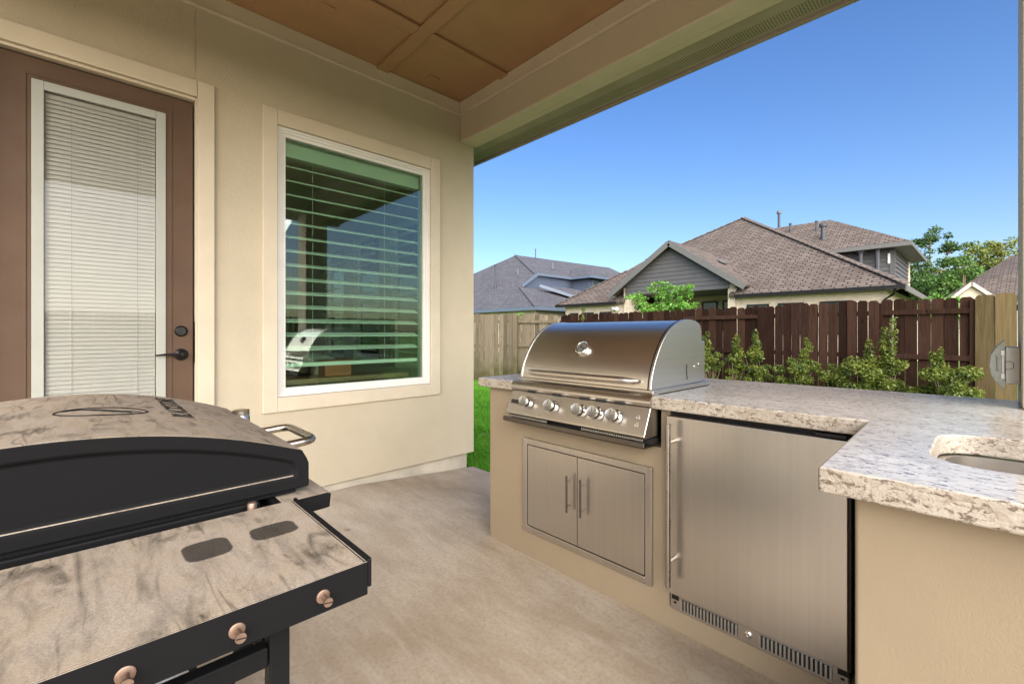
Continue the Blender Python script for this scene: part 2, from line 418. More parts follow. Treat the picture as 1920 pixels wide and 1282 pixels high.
def base(o):
    v = Vector(o.location); p = o.parent
    return v
WLOC = {}
def attach(o, parent):
    o.parent = parent
    o.matrix_parent_inverse = Matrix.Translation(-WLOC.get(parent.name, Vector((0, 0, 0))))
def tag(o, label, cat, group=None, kind=None):
    if label: o['label'] = label
    if cat: o['category'] = cat
    if group: o['group'] = group
    if kind: o['kind'] = kind
    return o
def thing(name, label, cat, loc=(0, 0, 0), group=None):
    o = bpy.data.objects.new(name, None); COL.objects.link(o); o.location = loc; o.empty_display_size = .1
    WLOC[o.name] = Vector(loc)
    return tag(o, label, cat, group)
def box(name, mat, parent, x0, x1, y0, y1, z0, z1, bevel=0): return obj(name, MB().box(x0, x1, y0, y1, z0, z1), mat, parent, bevel)
def stuff(o): o['kind'] = 'stuff'; return o
def struct(o): o['kind'] = 'structure'; return o

# ------------------------------------------------------------------ ground and patio slab
GZ = -.13
g = MB(); nx = 60
xs = [-700, -200, -60, -25] + list(np.linspace(-12, 14, 40)) + [18, 25, 45, 120, 400, 900]
ys = [-700, -200, -60, -25] + list(np.linspace(-12, 14, 40)) + [18, 25, 45, 120, 400, 900]
rg = random.Random(3)
vv = [(x, y, GZ - .012 * rg.random()) for x in xs for y in ys]
L = len(ys)
g.add(vv, [(i * L + j, (i + 1) * L + j, (i + 1) * L + j + 1, i * L + j + 1) for i in range(len(xs) - 1) for j in range(L - 1)], True)
struct(obj('ground', g, 'ground'))

SX = 2.72
def floor_z(x): return 0.0 if x < 1.55 else -.09 * min(1, (x - 1.55) / 1.15)
p = MB(); px = [-9, -5, -3, -1, 0, 1, 1.55, 1.9, 2.25, 2.55, SX]; py = [-9, -3, -1.25, 0, 1.2, 2.4, 3.44]  # slab extended out of view behind the camera to bounce light under the roof
vv = [(x, y, floor_z(x)) for x in px for y in py] + [(x, y, -.3) for x in px for y in py]
K = len(py); N0 = len(px) * K
fs = []
for i in range(len(px) - 1):
    for j in range(K - 1):
        a = (i * K + j, (i + 1) * K + j, (i + 1) * K + j + 1, i * K + j + 1); fs += [a, tuple(q + N0 for q in reversed(a))]
per = [(i, 0) for i in range(len(px))] + [(len(px) - 1, j) for j in range(1, K)] + [(i, K - 1) for i in range(len(px) - 2, -1, -1)] + [(0, j) for j in range(K - 2, 0, -1)]
ids = [i * K + j for i, j in per]
fs += [(ids[k], ids[(k + 1) % len(ids)], ids[(k + 1) % len(ids)] + N0, ids[k] + N0) for k in range(len(ids))]
p.add(vv, fs)
struct(obj('patio', p, 'concrete'))

# ------------------------------------------------------------------ own house: wall, door, window, ceiling, beam, soffit
YW = 3.42
H = thing('patio_house', 'beige stucco house with covered patio, brown coffered ceiling, glazed door and window', 'house', (-1, 5.5, -.13))
ZC = 3.37
door_x0, door_x1, door_t = -.40, .495, 2.69
wx0, wx1, wz0, wz1 = .958, 2.217, .757, 2.667
outer = [(-5, .06), (2.715, .06), (2.715, 3.42), (-5, 3.42)]
sj = .485
hole_d = [(door_x0, .16), (door_x1, .16), (door_x1, door_t), (sj + .006, door_t), (sj + .006, 3.245), (sj - .003, 3.245), (sj - .003, door_t), (door_x0, door_t)]
hole_w = [(wx0, wz0), (wx1, wz0), (wx1, wz1), (wx0, wz1)]
wall = obj('wall', MB().holed(outer, [hole_d, hole_w], YW, YW + .15), 'stucco', H)
box('joint_backing', 'trim', wall, sj - .03, sj + .03, YW + .006, YW + .14, 2.80, 3.26)
# end wall with three windows of the room behind
yo = [(3.572, .06), (8.6, .06), (8.6, 3.42), (3.572, 3.42)]
rw = [(4.15, 4.80), (5.08, 5.80), (6.12, 6.80)]
obj('end_wall', MB().holed(yo, [[(a, .86), (b, .86), (b, 2.46), (a, 2.46)] for a, b in rw], 2.565, 2.715, 'x'), 'stucco', H)
for a, b in rw:
    w = MB(); x0, x1 = 2.60, 2.66
    w.box(x0, x1, a, a + .05, .86, 2.46); w.box(x0, x1, b - .05, b, .86, 2.46); w.box(x0, x1, a + .05, b - .05, .86, .91); w.box(x0, x1, a + .05, b - .05, 2.41, 2.46); w.box(x0, x1, a + .05, b - .05, 1.63, 1.67)
    f = obj('side_window', w, 'white', H)
    box('pane', 'glass_side', f, 2.628, 2.632, a + .05, b - .05, .91, 2.41)
    for k in range(12):
        zz = 1.0 + k * .118
        obj('slat', MB().bar((2.52, a + .02, zz), (2.52, b - .02, zz), .05, .004, (.25, 0, 1)), 'slat', f)
obj('back_wall', MB().holed([(-5, .06), (2.56, .06), (2.56, 3.42), (-5, 3.42)], [[(-1.2, .9), (1.9, .9), (1.9, 2.45), (-1.2, 2.45)]], 8.45, 8.6), 'room', H)  # unseen window opening added here to bring daylight into the room
box('added_rear_pane', 'glass_side', H, -1.2, 1.9, 8.52, 8.525, .9, 2.45)  # glazing of the added, unseen rear opening
box('room_wall', 'room', H, -1.7, -1.55, 3.58, 8.44, .16, 2.85)
box('room_ceiling', 'white', H, -1.55, 2.56, 3.58, 8.44, 2.85, 2.95)
box('room_floor', 'room_floor', H, -1.7, 2.56, 3.45, 8.44, .05, .15)
box('foundation', 'found', H, -5, 2.66, 3.46, 8.58, -.3, .045)
# roof over house and patio
EX, EY0 = 3.10, -.78
XL = -1.35       # unseen left edge of the patio cover, pulled in to let light under it
roof = MB()
def slab(x0, x1, y0, y1, zt, rx0, rx1, ry):
    roof.add([(x0, y0, 3.52), (x1, y0, 3.52), (x1, y1, 3.52), (x0, y1, 3.52), (rx0, ry, zt), (rx1, ry, zt), (x0, y0, 3.45), (x1, y0, 3.45), (x1, y1, 3.45), (x0, y1, 3.45)],
         [(0, 1, 5, 4), (1, 2, 5), (2, 3, 4, 5), (3, 0, 4), (6, 9, 8, 7), (0, 6, 7, 1), (1, 7, 8, 2), (2, 8, 9, 3), (3, 9, 6, 0)])
slab(-6, EX + .06, 3.02, 9.2, 5.4, -4, .2, 6.1)
slab(XL - .3, EX + .05, EY0, 3.018, 4.4, .3, 1.4, 2.6)
obj('roof', roof, 'roof_brown', H, uv=True)
# ceiling panels and battens
bx = [XL, -.81, .43, 1.745, 2.555]; by = [-.155, .22, 1.50, 2.785, 3.42]
ceil = box('ceiling', 'ceil', H, XL - .2, 2.72, -.7, 3.42, 3.392, 3.44)
rc = random.Random(5)
for i in range(len(bx) - 1):
    for j in range(len(by) - 1):
        dz = rc.uniform(-.003, .003)
        box('ceiling_panel', 'ceil', ceil, bx[i] + .008, bx[i + 1] - .008, by[j] + .008, by[j + 1] - .008, 3.376 + dz, 3.39)
for xx in bx[1:-1]: box('batten', 'ceil', ceil, xx - .05, xx + .05, -.15, 3.40, 3.352, 3.370, .003)
for yy in by[2:-1]:
    for i in range(len(bx) - 1):
        box('batten', 'ceil', ceil, (bx[i] + .052 if i else XL), (bx[i + 1] - .052 if i < len(bx) - 2 else 2.555), yy - .05, yy + .05, 3.354, 3.370, .003)
cp = box('cover_plate', 'ceil', ceil, 1.10, 1.20, 2.98, 3.06, 3.366, 3.374, .003)
cp = box('cover_plate', 'ceil', ceil, 2.08, 2.18, 3.20, 3.27, 3.366, 3.374, .003)
# frieze boards
fr = MB().box(XL, 2.53, YW - .022, YW - .001, 3.275, 3.374); fr.box(XL, 2.53, YW - .03, YW - .001, 3.255, 3.273)
obj('frieze', fr, 'trim', H, .004)
bm_ = box('beam', 'stucco', H, 2.56, 2.70, EY0 + .3, YW - .002, 3.028, 3.40)
fr = MB().box(2.533, 2.557, EY0 + .3, YW - .002, 3.275, 3.374); fr.box(2.525, 2.557, EY0 + .3, YW - .002, 3.255, 3.273)
obj('beam_trim', fr, 'trim', bm_, .004)
fb = MB().box(2.552, 2.676, EY0 + .3, YW - .002, 3.006, 3.026); fb.box(2.684, 2.742, EY0 + .3, YW - .004, 3.012, 3.046)
obj('beam_soffit_board', fb, 'trim', bm_, .003)
b2 = box('cross_beam', 'stucco', H, XL - .15, 2.555, -.36, -.16, 3.03, 3.40)
box('side_beam', 'stucco', H, XL - .15, XL, -.155, YW - .002, 3.03, 3.40)
sf = box('soffit', 'soffit', H, 2.745, 3.04, EY0, 9.0, 3.05, 3.062)
gt = MB().box(3.043, 3.075, EY0, 9.0, 3.03, 3.22); gt.prism([(3.077, 3.06), (3.12, 3.06), (3.16, 3.11), (3.165, 3.18), (3.16, 3.185), (3.077, 3.185)], EY0, 9.0, 'y')
obj('gutter', gt, 'gutter', H, .003)
sf2 = box('soffit_end', 'soffit', H, XL - .25, 2.74, EY0, EY0 + .38, 3.05, 3.062)
box('gutter_end', 'gutter', H, XL - .3, 3.16, EY0 - .1, EY0 - .003, 3.05, 3.19)
post = box('post', 'trim', H, 2.36, 2.675, -.44, -.085, .946, 3.03, .006)
box('post_lower', 'trim', H, 2.36, 2.675, -.44, -.085, -.09, .893, .006)
post = box('post', 'trim', H, XL - .25, XL + .05, -.40, -.12, 0, 3.029, .006)
# door trim, door
dt = MB(); yt0, yt1 = YW - .022, YW + .06
dt.box(.495, .586, yt0, YW - .001, .06, 2.792); dt.box(-.49, -.402, yt0, YW - .001, .06, 2.792); dt.box(-.40, .493, yt0, YW - .001, 2.69, 2.792)
obj('door_trim', dt, 'trim', H, .004)
YD = 3.455
jm = MB().box(.487, .4945, YW, YW + .12, .16, 2.689); jm.box(-.3995, -.39, YW, YW + .12, .16, 2.689); jm.box(-.388, .485, YW, YW + .12, 2.672, 2.6885)
obj('door_jamb', jm, 'trim', H)
box('door_gap', 'black', H, -.389, .4865, YD + .047, YD + .06, .16, 2.671)
lx0, lx1, lz0, lz1 = -.222, .342, .45, 2.552
leaf = MB().holed([(-.384, .185), (.478, .185), (.478, 2.662), (-.384, 2.662)], [[(lx0, lz0), (lx1, lz0), (lx1, lz1), (lx0, lz1)]], YD, YD + .045)
door = obj('door', leaf, 'brown', H, .002)
md = MB()
for (a, b, c, d) in ((lx0 - .03, lx0 - .018, lz0 - .03, lz1 + .03), (lx1 + .018, lx1 + .03, lz0 - .03, lz1 + .03)): md.box(a, b, YD - .004, YD - .0005, c, d)
md.box(lx0 - .018, lx1 + .018, YD - .004, YD - .0005, lz1 + .018, lz1 + .03); md.box(lx0 - .018, lx1 + .018, YD - .004, YD - .0005, lz0 - .03, lz0 - .018)
obj('door_moulding', md, 'brown', door, .0015)
lf = MB(); w = .047
lf.box(lx0, lx0 + w, YD - .006, YD + .03, lz0, lz1); lf.box(lx1 - w, lx1, YD - .006, YD + .03, lz0, lz1); lf.box(lx0 + w, lx1 - w, YD - .006, YD + .03, lz1 - w, lz1); lf.box(lx0 + w, lx1 - w, YD - .006, YD + .03, lz0, lz0 + w)
obj('lite_frame', lf, 'sage', door, .003)
box('door_pane', 'glass_door', door, lx0 + w, lx1 - w, YD + .004, YD + .008, lz0 + w, lz1 - w)
bl = MB(); zz = lz0 + w + .012
while zz < lz1 - w - .01:
    bl.bar((lx0 + w + .004, YD + .020, zz), (lx1 - w - .004, YD + .020, zz), .0262, .0006, (0, -2.2, 1)); zz += .0238
stuff(obj('blind_slats', bl, 'mini_blind', door))
cd = MB()
for xx in (-.07, .21): cd.tube([(xx, YD + .013, lz0 + w), (xx, YD + .013, lz1 - w)], .0011, 6)
obj('blind_cord', cd, 'mini_blind', door)
box('blind_back', 'room', door, lx0 + w, lx1 - w, YD + .032, YD + .036, lz0 + w, lz1 - w)
dbx, dbz, lvz = .417, 1.221, 1.075
obj('deadbolt', MB().lathe((dbx, YD, dbz), (0, -1, 0), [(-.001, .034), (.006, .034), (.014, .028), (.018, .024), (.018, .012), (.021, .011), (.021, 0)]), 'bronze', door)
lv = MB().lathe((dbx, YD, lvz), (0, -1, 0), [(-.001, .037), (.006, .037), (.013, .031), (.018, .018), (.035, .013), (.05, .013), (.052, .008)])
lv.tube([(dbx, YD - .043, lvz), (dbx - .03, YD - .047, lvz + .003), (dbx - .08, YD - .05, lvz + .004), (dbx - .13, YD - .048, lvz - .001)], [.011, .0095, .0075, .005], 10)
obj('lever_handle', lv, 'bronze', door)
box('strike_plate', 'bronze', H, .4855, .4868, YW + .02, YW + .05, 1.02, 1.28)
# window
wf = MB(); fy0, fy1 = YW - .004, YW + .075; fw = .058
a, b, c, d = wx0 + .003, wx1 - .003, wz0 + .003, wz1 - .003
for k, (ins, ya) in enumerate(((0, fy0), (.016, fy0 + .01), (.034, fy0 + .02))):
    e = (.016, .018, .024)[k]
    wf.box(a + ins, a + ins + e, ya, fy1, c + ins, d - ins); wf.box(b - ins - e, b - ins, ya, fy1, c + ins, d - ins)
    wf.box(a + ins + e, b - ins - e, ya, fy1, d - ins - e, d - ins); wf.box(a + ins + e, b - ins - e, ya, fy1, c + ins, c + ins + e)
win = obj('window', wf, 'white', H)
wt = MB(); o0, o1, q0, q1 = .863, 2.314, .655, 2.775
wt.box(o0, wx0, YW - .022, YW - .001, q0, q1); wt.box(wx1, o1, YW - .022, YW - .001, q0, q1); wt.box(wx0, wx1, YW - .022, YW - .001, wz1, q1); wt.box(wx0, wx1, YW - .022, YW - .001, q0, wz0)
obj('window_trim', wt, 'trim', win, .004)
box('pane', 'glass_win', win, a + .05, b - .05, YW + .034, YW + .038, c + .05, d - .05)
sl = MB().box(1.0, 2.19, YW + .152, YW + .30, .70, .775); obj('window_sill', sl, 'white', win, .004)
lin = MB(); lin.box(1.0, 1.012, YW + .08, YW + .152, .78, 2.65); lin.box(2.185, 2.197, YW + .08, YW + .152, .78, 2.65); lin.box(1.012, 2.185, YW + .08, YW + .152, 2.635, 2.65); lin.box(1.012, 2.185, YW + .08, YW + .152, .775, .79)
obj('window_reveal', lin, 'white', win)
box('blind_valance', 'slat', win, 1.02, 2.17, YW + .10, YW + .175, 2.50, 2.632, .004)
for k in range(14):
    zz = 2.445 - .104 * k
    obj('slat', MB().bar((1.02, YW + .14, zz), (2.16, YW + .14, zz), .072, .008, (0, -.38, 1)), 'slat', win, .002)
box('blind_rail', 'slat', win, 1.02, 2.16, YW + .11, YW + .17, .955, .985, .004)
for xx in (1.25, 1.85):
    obj('ladder_cord', MB().tube([(xx, YW + .14, .98), (xx, YW + .14, 2.5)], .0012, 6), 'slat', win)

# ------------------------------------------------------------------ kitchen island
I = thing('kitchen_island', 'L-shaped beige stucco outdoor kitchen island with granite countertop', 'kitchen island', (2.1, .9, 0))
XI = 1.76
zb = -.12
out = [(2.06, zb), (2.06, .893), (1.802, .893), (1.802, .725), (.948, .725), (.948, .893), (.908, .893), (.908, .076), (.186, .076), (.186, zb)]
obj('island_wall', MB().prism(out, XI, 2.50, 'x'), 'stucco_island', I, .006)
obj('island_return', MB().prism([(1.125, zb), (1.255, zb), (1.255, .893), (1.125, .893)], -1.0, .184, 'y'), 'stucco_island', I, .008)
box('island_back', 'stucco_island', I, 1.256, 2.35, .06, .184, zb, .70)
box('cavity_side', 'black', I, 1.80, 2.45, .19, .285, .08, .885)
box('cavity_back', 'black', I, 2.40, 2.49, .288, .90, .08, .885)
def rrect(x0, x1, y0, y1, r, n=7):
    pts = []
    for cx_, cy_, a0 in ((x1 - r, y1 - r, 0), (x0 + r, y1 - r, 90), (x0 + r, y0 + r, 180), (x1 - r, y0 + r, 270)):
        for k in range(n + 1):
            t = R(a0 + 90 * k / n); pts.append((cx_ + r * math.cos(t), cy_ + r * math.sin(t)))
    return pts
sink_out = rrect(1.278, 1.672, -.44, .085, .095)
ct = [(1.695, 2.095), (1.7, 1.805), (2.315, 1.805), (2.315, .972), (1.71, .972), (1.722, .247), (1.058, .232), (1.05, -1.05), (2.70, -1.05), (2.665, -.09), (2.655, 1.0), (2.64, 2.095)]
cto = MB().holed(ct, [sink_out], .893, .9435, 'z')
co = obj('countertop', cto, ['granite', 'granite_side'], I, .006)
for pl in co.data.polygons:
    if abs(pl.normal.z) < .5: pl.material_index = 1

# sink
SK = thing('sink', 'undermount stainless steel sink sunk into the granite countertop', 'sink', (1.475, -.18, .65))
so = rrect(1.268, 1.682, -.45, .095, .10); si = rrect(1.29, 1.66, -.43, .072, .09)
sk = MB(); n = len(so); zs_ = [(so, .892), (si, .892), (si, .70), (rrect(1.31, 1.64, -.41, .052, .08), .672)]
vv = []; fs = []
for lp, z in zs_: vv += [(x, y, z) for x, y in lp]
for r_ in range(3): fs += [(r_ * n + k, r_ * n + (k + 1) % n, (r_ + 1) * n + (k + 1) % n, (r_ + 1) * n + k) for k in range(n)]
fs.append(tuple(3 * n + k for k in range(n)))
sk.add(vv, fs, True); obj('basin', sk, 'steel_h', SK)
obj('drain', MB().lathe((1.475, -.18, .673), (0, 0, 1), [(0, .045), (.003, .045), (.003, .03), (.001, .028), (.001, 0)]), 'chrome', SK)

# access doors
A = thing('access_doors', 'pair of stainless steel cabinet doors set in the stucco under the grill', 'cabinet', (1.75, 1.37, .125))
y0, y1, z0, z1 = .98, 1.76, .127, .635
af = MB(); e = .032; xa0, xa1 = 1.742, 1.7585
af.box(xa0, xa1, y0, y0 + e, z0, z1); af.box(xa0, xa1, y1 - e, y1, z0, z1); af.box(xa0, xa1, y0 + e, y1 - e, z0, z0 + e); af.box(xa0, xa1, y0 + e, y1 - e, z1 - e, z1)
obj('frame', af, 'steel', A, .003)
box('reveal', 'black', A, 1.754, 1.7588, y0 + e, y1 - e, z0 + e, z1 - e)
ym = 1.383
for (ya, yb, hy) in ((y0 + e + .004, ym - .002, ym - .045), (ym + .002, y1 - e - .004, ym + .04)):
    dr = box('cabinet_door', 'steel', A, 1.7445, 1.7535, ya, yb, z0 + e + .004, z1 - e - .004, .002)
    h = MB().tube([(1.712, hy, .325), (1.712, hy, .505)], .0052, 10)
    for zz in (.352, .478): h.tube([(1.712, hy, zz), (1.745, hy, zz)], .0038, 8)
    obj('handle', h, 'steel_dark', dr)

# refrigerator
F = thing('refrigerator', 'built-in stainless steel undercounter refrigerator beside the grill', 'refrigerator', (2.0, .6, .08))
fy0, fy1 = .297, .902
box('cabinet', 'bronze', F, 1.765, 2.30, fy0 + .004, fy1 - .004, .08, .888)
fd = box('fridge_door', 'steel', F, 1.722, 1.760, fy0, fy1, .150, .872, .004)
box('door_gasket', 'black', fd, 1.7605, 1.7648, fy0 + .006, fy1 - .006, .155, .868)
box('hinge', 'bronze', F, 1.73, 1.79, fy0 + .005, fy0 + .09, .874, .886, .002)
box('edge_strip', 'bronze', fd, 1.728, 1.757, fy0 - .007, fy0 - .0005, .15, .872)
h = MB().tube([(1.672, .868, .205), (1.672, .868, .85)], .0105, 14)
for zz in (.30, .775): h.tube([(1.672, .868, zz), (1.723, .868, zz)], .008, 10)
obj('handle', h, 'handle', fd)
gr = box('grille', 'steel', F, 1.742, 1.7635, fy0 + .002, fy1 - .008, .080, .144, .002)
vb = MB(); vk = MB()
for (ya, yb) in ((.635, .845), (.345, .555)):
    vk.box(1.7402, 1.7415, ya, yb, .092, .134)
    m = 16
    for k in range(m + 1):
        yy = ya + (yb - ya) * k / m; vb.box(1.736, 1.7400, yy - .0032, yy + .0032, .092, .134)
obj('vent', vk, 'black', gr); stuff(obj('vent_bars', vb, 'steel_side', gr))
obj('lock', MB().lathe((1.742, .595, .114), (-1, 0, 0), [(0, .012), (.004, .012), (.006, .009), (.006, .004), (.005, .004), (.005, 0)]), 'chrome', gr)
for yy in (.875, .315): obj('bracket', MB().box(1.7375, 1.7418, yy - .016, yy + .012, .124, .141).box(1.739, 1.7418, yy - .006, yy + .004, .108, .114), 'bronze', gr)

M['dial'] = plain('dial_face', (.10, .095, .085), .6)
# ------------------------------------------------------------------ built-in gas grill
G = thing('gas_grill', 'built-in stainless steel gas grill with domed hood and five knobs', 'grill', (2.0, 1.39, .73))
gy0, gy1 = .988, 1.79
def catmull(pts, n=6):
    P = [Vector(p) for p in pts]; P = [P[0] * 2 - P[1]] + P + [P[-1] * 2 - P[-2]]; o = []
    for i in range(1, len(P) - 2):
        for k in range(n):
            t = k / n; a, b, c, d = P[i - 1:i + 3]
            o.append(.5 * ((2 * b) + (c - a) * t + (2 * a - 5 * b + 4 * c - d) * t * t + (3 * b - a - 3 * c + d) * t ** 3))
    o.append(P[-2]); return [tuple(q) for q in o]
hp = catmull([(1.757, .965), (1.764, 1.01), (1.786, 1.065), (1.825, 1.128), (1.875, 1.185), (1.935, 1.228), (2.01, 1.258), (2.09, 1.270), (2.17, 1.266), (2.225, 1.250), (2.245, 1.22)], 5)
hood = hp + [(2.25, 1.10), (2.25, .967)]
hb = MB(); hb.prism(hood, gy0 + .014, gy1 - .014, 'y', True)
ho = obj('hood', hb, 'steel_h', G, sharp=50)
def grow(pr, d):
    c = Vector((2.02, 1.05)); o = []
    for q in pr:
        v = Vector(q) - c; o.append(tuple(c + v * (1 + d / v.length)))
    return o
for (ya, yb) in ((gy0, gy0 + .0135), (gy1 - .0135, gy1)):
    obj('hood_end_plate', MB().prism(grow(hood, .005), ya, yb, 'y'), 'steel_side', ho, .003)
obj('hood_edge', MB().prism([(x, z) for x, z in grow(hood, .0053)[:38]] + [(x, z) for x, z in reversed(grow(hood, .001)[:38])], gy0 + .0138, gy0 + .018, 'y'), 'bronze', ho)
# side slot, screws
obj('side_slot', MB().prism([(2.085, .985), (2.079, 1.02), (2.078, 1.055), (2.083, 1.062), (2.087, 1.055), (2.087, 1.02), (2.092, .987)], gy0 - .0012, gy0 - .0002, 'y'), 'black', ho)
for (x, z) in ((2.17, 1.045), (2.215, 1.055)): obj('screw', MB().lathe((x, gy0, z), (0, -1, 0), [(0, .006), (.004, .006), (.005, .003)], 10), 'chrome', ho)
rear = box('rear_box', 'steel_side', G, 2.252, 2.30, gy0 + .004, gy1 - .004, .966, 1.17, .008)
box('flange', 'steel_h', G, 1.745, 2.325, gy0 - .014, gy1 + .014, .9445, .9635, .002)
box('firebox', 'steel_dark', G, 1.77, 2.30, .98, 1.79, .735, .943)
# handle: tapered moulded bar
hy0, hy1 = 1.045, 1.72; hz = 1.0; pts = []; rs = []
for k in range(25):
    t = k / 24; e = min(1, min(t, 1 - t) / .10); e = math.sin(e * math.pi / 2)
    pts.append((1.745 - .024 * e, hy0 + (hy1 - hy0) * t, hz)); rs.append(.004 + .012 * e)
obj('hood_handle', MB().tube(pts, rs, 12), 'steel_h', ho)
obj('handle_base', MB().box(1.735, 1.766, 1.10, 1.67, .995, 1.006), 'steel_dark', ho)
# thermometer on the hood
tc = None
for k in range(len(hp) - 1):
    if hp[k][1] <= 1.137 <= hp[k + 1][1]: tc = k
tt = (Vector(hp[tc + 1]) - Vector(hp[tc])).normalized(); nrm = Vector((-tt.y, 0, tt.x)); tp = Vector((hp[tc][0], 1.405, hp[tc][1]))
th = obj('thermometer', MB().lathe(tp - nrm * .004, nrm, [(0, .036), (.012, .038), (.02, .038), (.023, .034), (.021, .031), (.015, .030)], 28), 'chrome', ho)
obj('dial', MB().lathe(tp + nrm * .0105, nrm, [(0, .0295), (.002, .0295), (.002, 0)], 28), 'dial', th)
sd = Vector((tt.x, 0, tt.y)); yv = Vector((0, 1, 0)); c0 = tp + nrm * .0135
obj('needle', MB().bar(c0 - yv * .014 - sd * .010, c0 + yv * .012 + sd * .012, .004, .001, nrm).bar(c0 + yv * .012 + sd * .012, c0 + yv * .016 - sd * .002, .004, .001, nrm), 'black', th)
# front lip and control panel
lip = catmull([(1.764, .957), (1.73, .953), (1.703, .940), (1.690, .918), (1.698, .902)], 4) + [(1.764, .902)]
obj('front_lip', MB().prism(lip, .958, 1.80, 'y', True), 'steel_h', G, sharp=50)
pt, pb = Vector((1.697, .898)), Vector((1.645, .785))
panel = obj('control_panel', MB().prism([(pt.x, pt.y), (pb.x, pb.y), (pb.x + .003, pb.y - .008), (pb.x + .02, pb.y - .011), (1.757, pb.y - .011), (1.757, .898)], .958, 1.793, 'y'), 'steel_h', G, .004)
pd = (pb - pt).normalized(); pn = Vector((pd.y, 0, -pd.x)); 
if pn.x > 0: pn = -pn
def on_panel(y, s, off=0): q = pt + pd * s; return Vector((q.x, y, q.y)) + pn * off
pdir = Vector((pd.x, 0, pd.y))
for yk in (1.652, 1.478, 1.305, 1.213, 1.115):
    o = on_panel(yk, .060)
    kb = obj('knob', MB().lathe(o + pn * -.001, pn, [(0, .033), (.004, .033), (.009, .028), (.012, .026)], 28), 'chrome', panel)
    obj('knob_collar', MB().lathe(o + pn * .0112, pn, [(0, .0225), (.014, .0225)], 24), 'black', kb)
    kg = MB().lathe(o + pn * .0255, pn, [(0, .026), (.002, .0275), (.014, .0275), (.017, .026), (.016, .024)], 28)
    obj('knob_face', kg, 'steel_side', kb)
    obj('knob_mark', MB().bar(o + pn * .0423 + yv * .002, o + pn * .0423 - pdir * .02 + yv * .004, .003, .001, pn), 'steel_dark', kb)
# dark notches where lip meets panel
for yk in (1.652, 1.478, 1.305, 1.213, 1.115): obj('notch', MB().bar(on_panel(yk - .03, -.001, .002), on_panel(yk + .022, -.001, .002), .010, .006, pn), 'black', panel)
cmb = MB(); ck = MB()
for (ya, yb) in ((1.50, 1.77), (.97, 1.28)):
    box('drip_gap', 'black', G, 1.652, 1.75, ya, yb, .7665, .7725)
    for k in range(34):
        yy = ya + (yb - ya) * k / 33; cmb.box(1.648, 1.652, yy - .0022, yy + .0022, .764, .7735)
stuff(obj('drip_slots', cmb, 'steel_side', G))
obj('drip_tray', MB().prism([(1.636, .762), (1.633, .742), (1.640, .736), (1.76, .736), (1.76, .744), (1.648, .744), (1.644, .762)], .955, 1.803, 'y'), 'steel_dark', G, .002)
box('drip_back', 'black', G, 1.70, 1.757, .957, 1.80, .745, .7662)

def text_mesh(name, txt, size, fn, mat, parent, ext=.0008, spacing=1.0):
    cu = bpy.data.curves.new(name, 'FONT'); cu.body = txt; cu.size = size; cu.extrude = ext; cu.align_x = 'CENTER'; cu.align_y = 'CENTER'; cu.space_character = spacing
    cu.offset = 0.0
    to = bpy.data.objects.new(name + '_tmp', cu); COL.objects.link(to)
    dg = bpy.context.evaluated_depsgraph_get(); me = bpy.data.meshes.new_from_object(to.evaluated_get(dg))
    bpy.data.objects.remove(to); bpy.data.curves.remove(cu)
    me.name = name
    for v in me.vertices: v.co = fn(v.co.x, v.co.y, v.co.z)
    me.materials.clear(); me.materials.append(M[mat]); me.update()
    o = bpy.data.objects.new(name, me); COL.objects.link(o); attach(o, parent); return o
badge = obj('badge', MB().bar(on_panel(1.705, .062, .0008), on_panel(1.775, .062, .0008), .022, .0016, pn), 'steel_dark', panel, .001)
text_mesh('badge_lettering', 'BLAZE', .017, lambda x, y, z: on_panel(1.742 - x, .062 - y, .0022 + z * .5), 'black', badge, .0006)
ar = MB()
for s_ in (.045, .078):
    cy_ = 1.005
    ring = [on_panel(cy_ + .008 * math.cos(t), s_ + .008 * math.sin(t), .0008) for t in np.linspace(.2, 3.0, 9)]
    ar.tube(ring, .0011, 6)
    ar.tube([on_panel(cy_ + .002, s_ - .002, .0008), on_panel(cy_ - .006, s_ - .005, .0008)], .001, 6)
obj('control_symbols', ar, 'white', panel)

# ------------------------------------------------------------------ flat-top griddle
D = thing('griddle', 'dusty black flat-top griddle cart with curved hood closed and side shelf', 'griddle', (-.05, 1.3, 0))
hxc, hxr, hpk = -.055, .406, 1.037
def hoodz(x): return hpk - .088 * ((x - hxc) / hxr) ** 2
X1, X0 = hxc + hxr, hxc - hxr
prof = [(X0, .875), (X1, .875), (X1, .925), (X1 - .004, .936), (X1 - .014, hoodz(X1 - .014))]
for k in range(1, 28): prof.append((X1 - .014 - (2 * hxr - .028) * k / 27, 0))
prof = [(x, z if z else hoodz(x)) for x, z in prof] + [(X0 + .004, .936), (X0, .925)]
bm = bmesh.new(); hy_n, hy_f = 1.02, 1.765
lo = [bm.verts.new((x, hy_n, z)) for x, z in prof]; hi = [bm.verts.new((x, hy_f, z)) for x, z in prof]
n = len(prof)
for i in range(n): bm.faces.new((lo[i], lo[(i + 1) % n], hi[(i + 1) % n], hi[i]))
e1 = bm.faces.new(lo[::-1]); e2 = bm.faces.new(hi)
bmesh.ops.recalc_face_normals(bm, faces=bm.faces)
for ef, dy in ((e1, 1), (e2, -1)):
    bmesh.ops.inset_region(bm, faces=[ef], thickness=.026, use_even_offset=True)
    bmesh.ops.inset_region(bm, faces=[ef], thickness=.005, use_even_offset=True)
    for v in ef.verts: v.co.y += .007 * dy
me = bpy.data.meshes.new('griddle_hood'); bm.to_mesh(me); bm.free()
me.polygons.foreach_set('use_smooth', [True] * len(me.polygons)); me.set_sharp_from_angle(angle=R(30))
me.materials.append(M['dusthood'])
gh = bpy.data.objects.new('griddle_hood', me); COL.objects.link(gh); attach(gh, D)
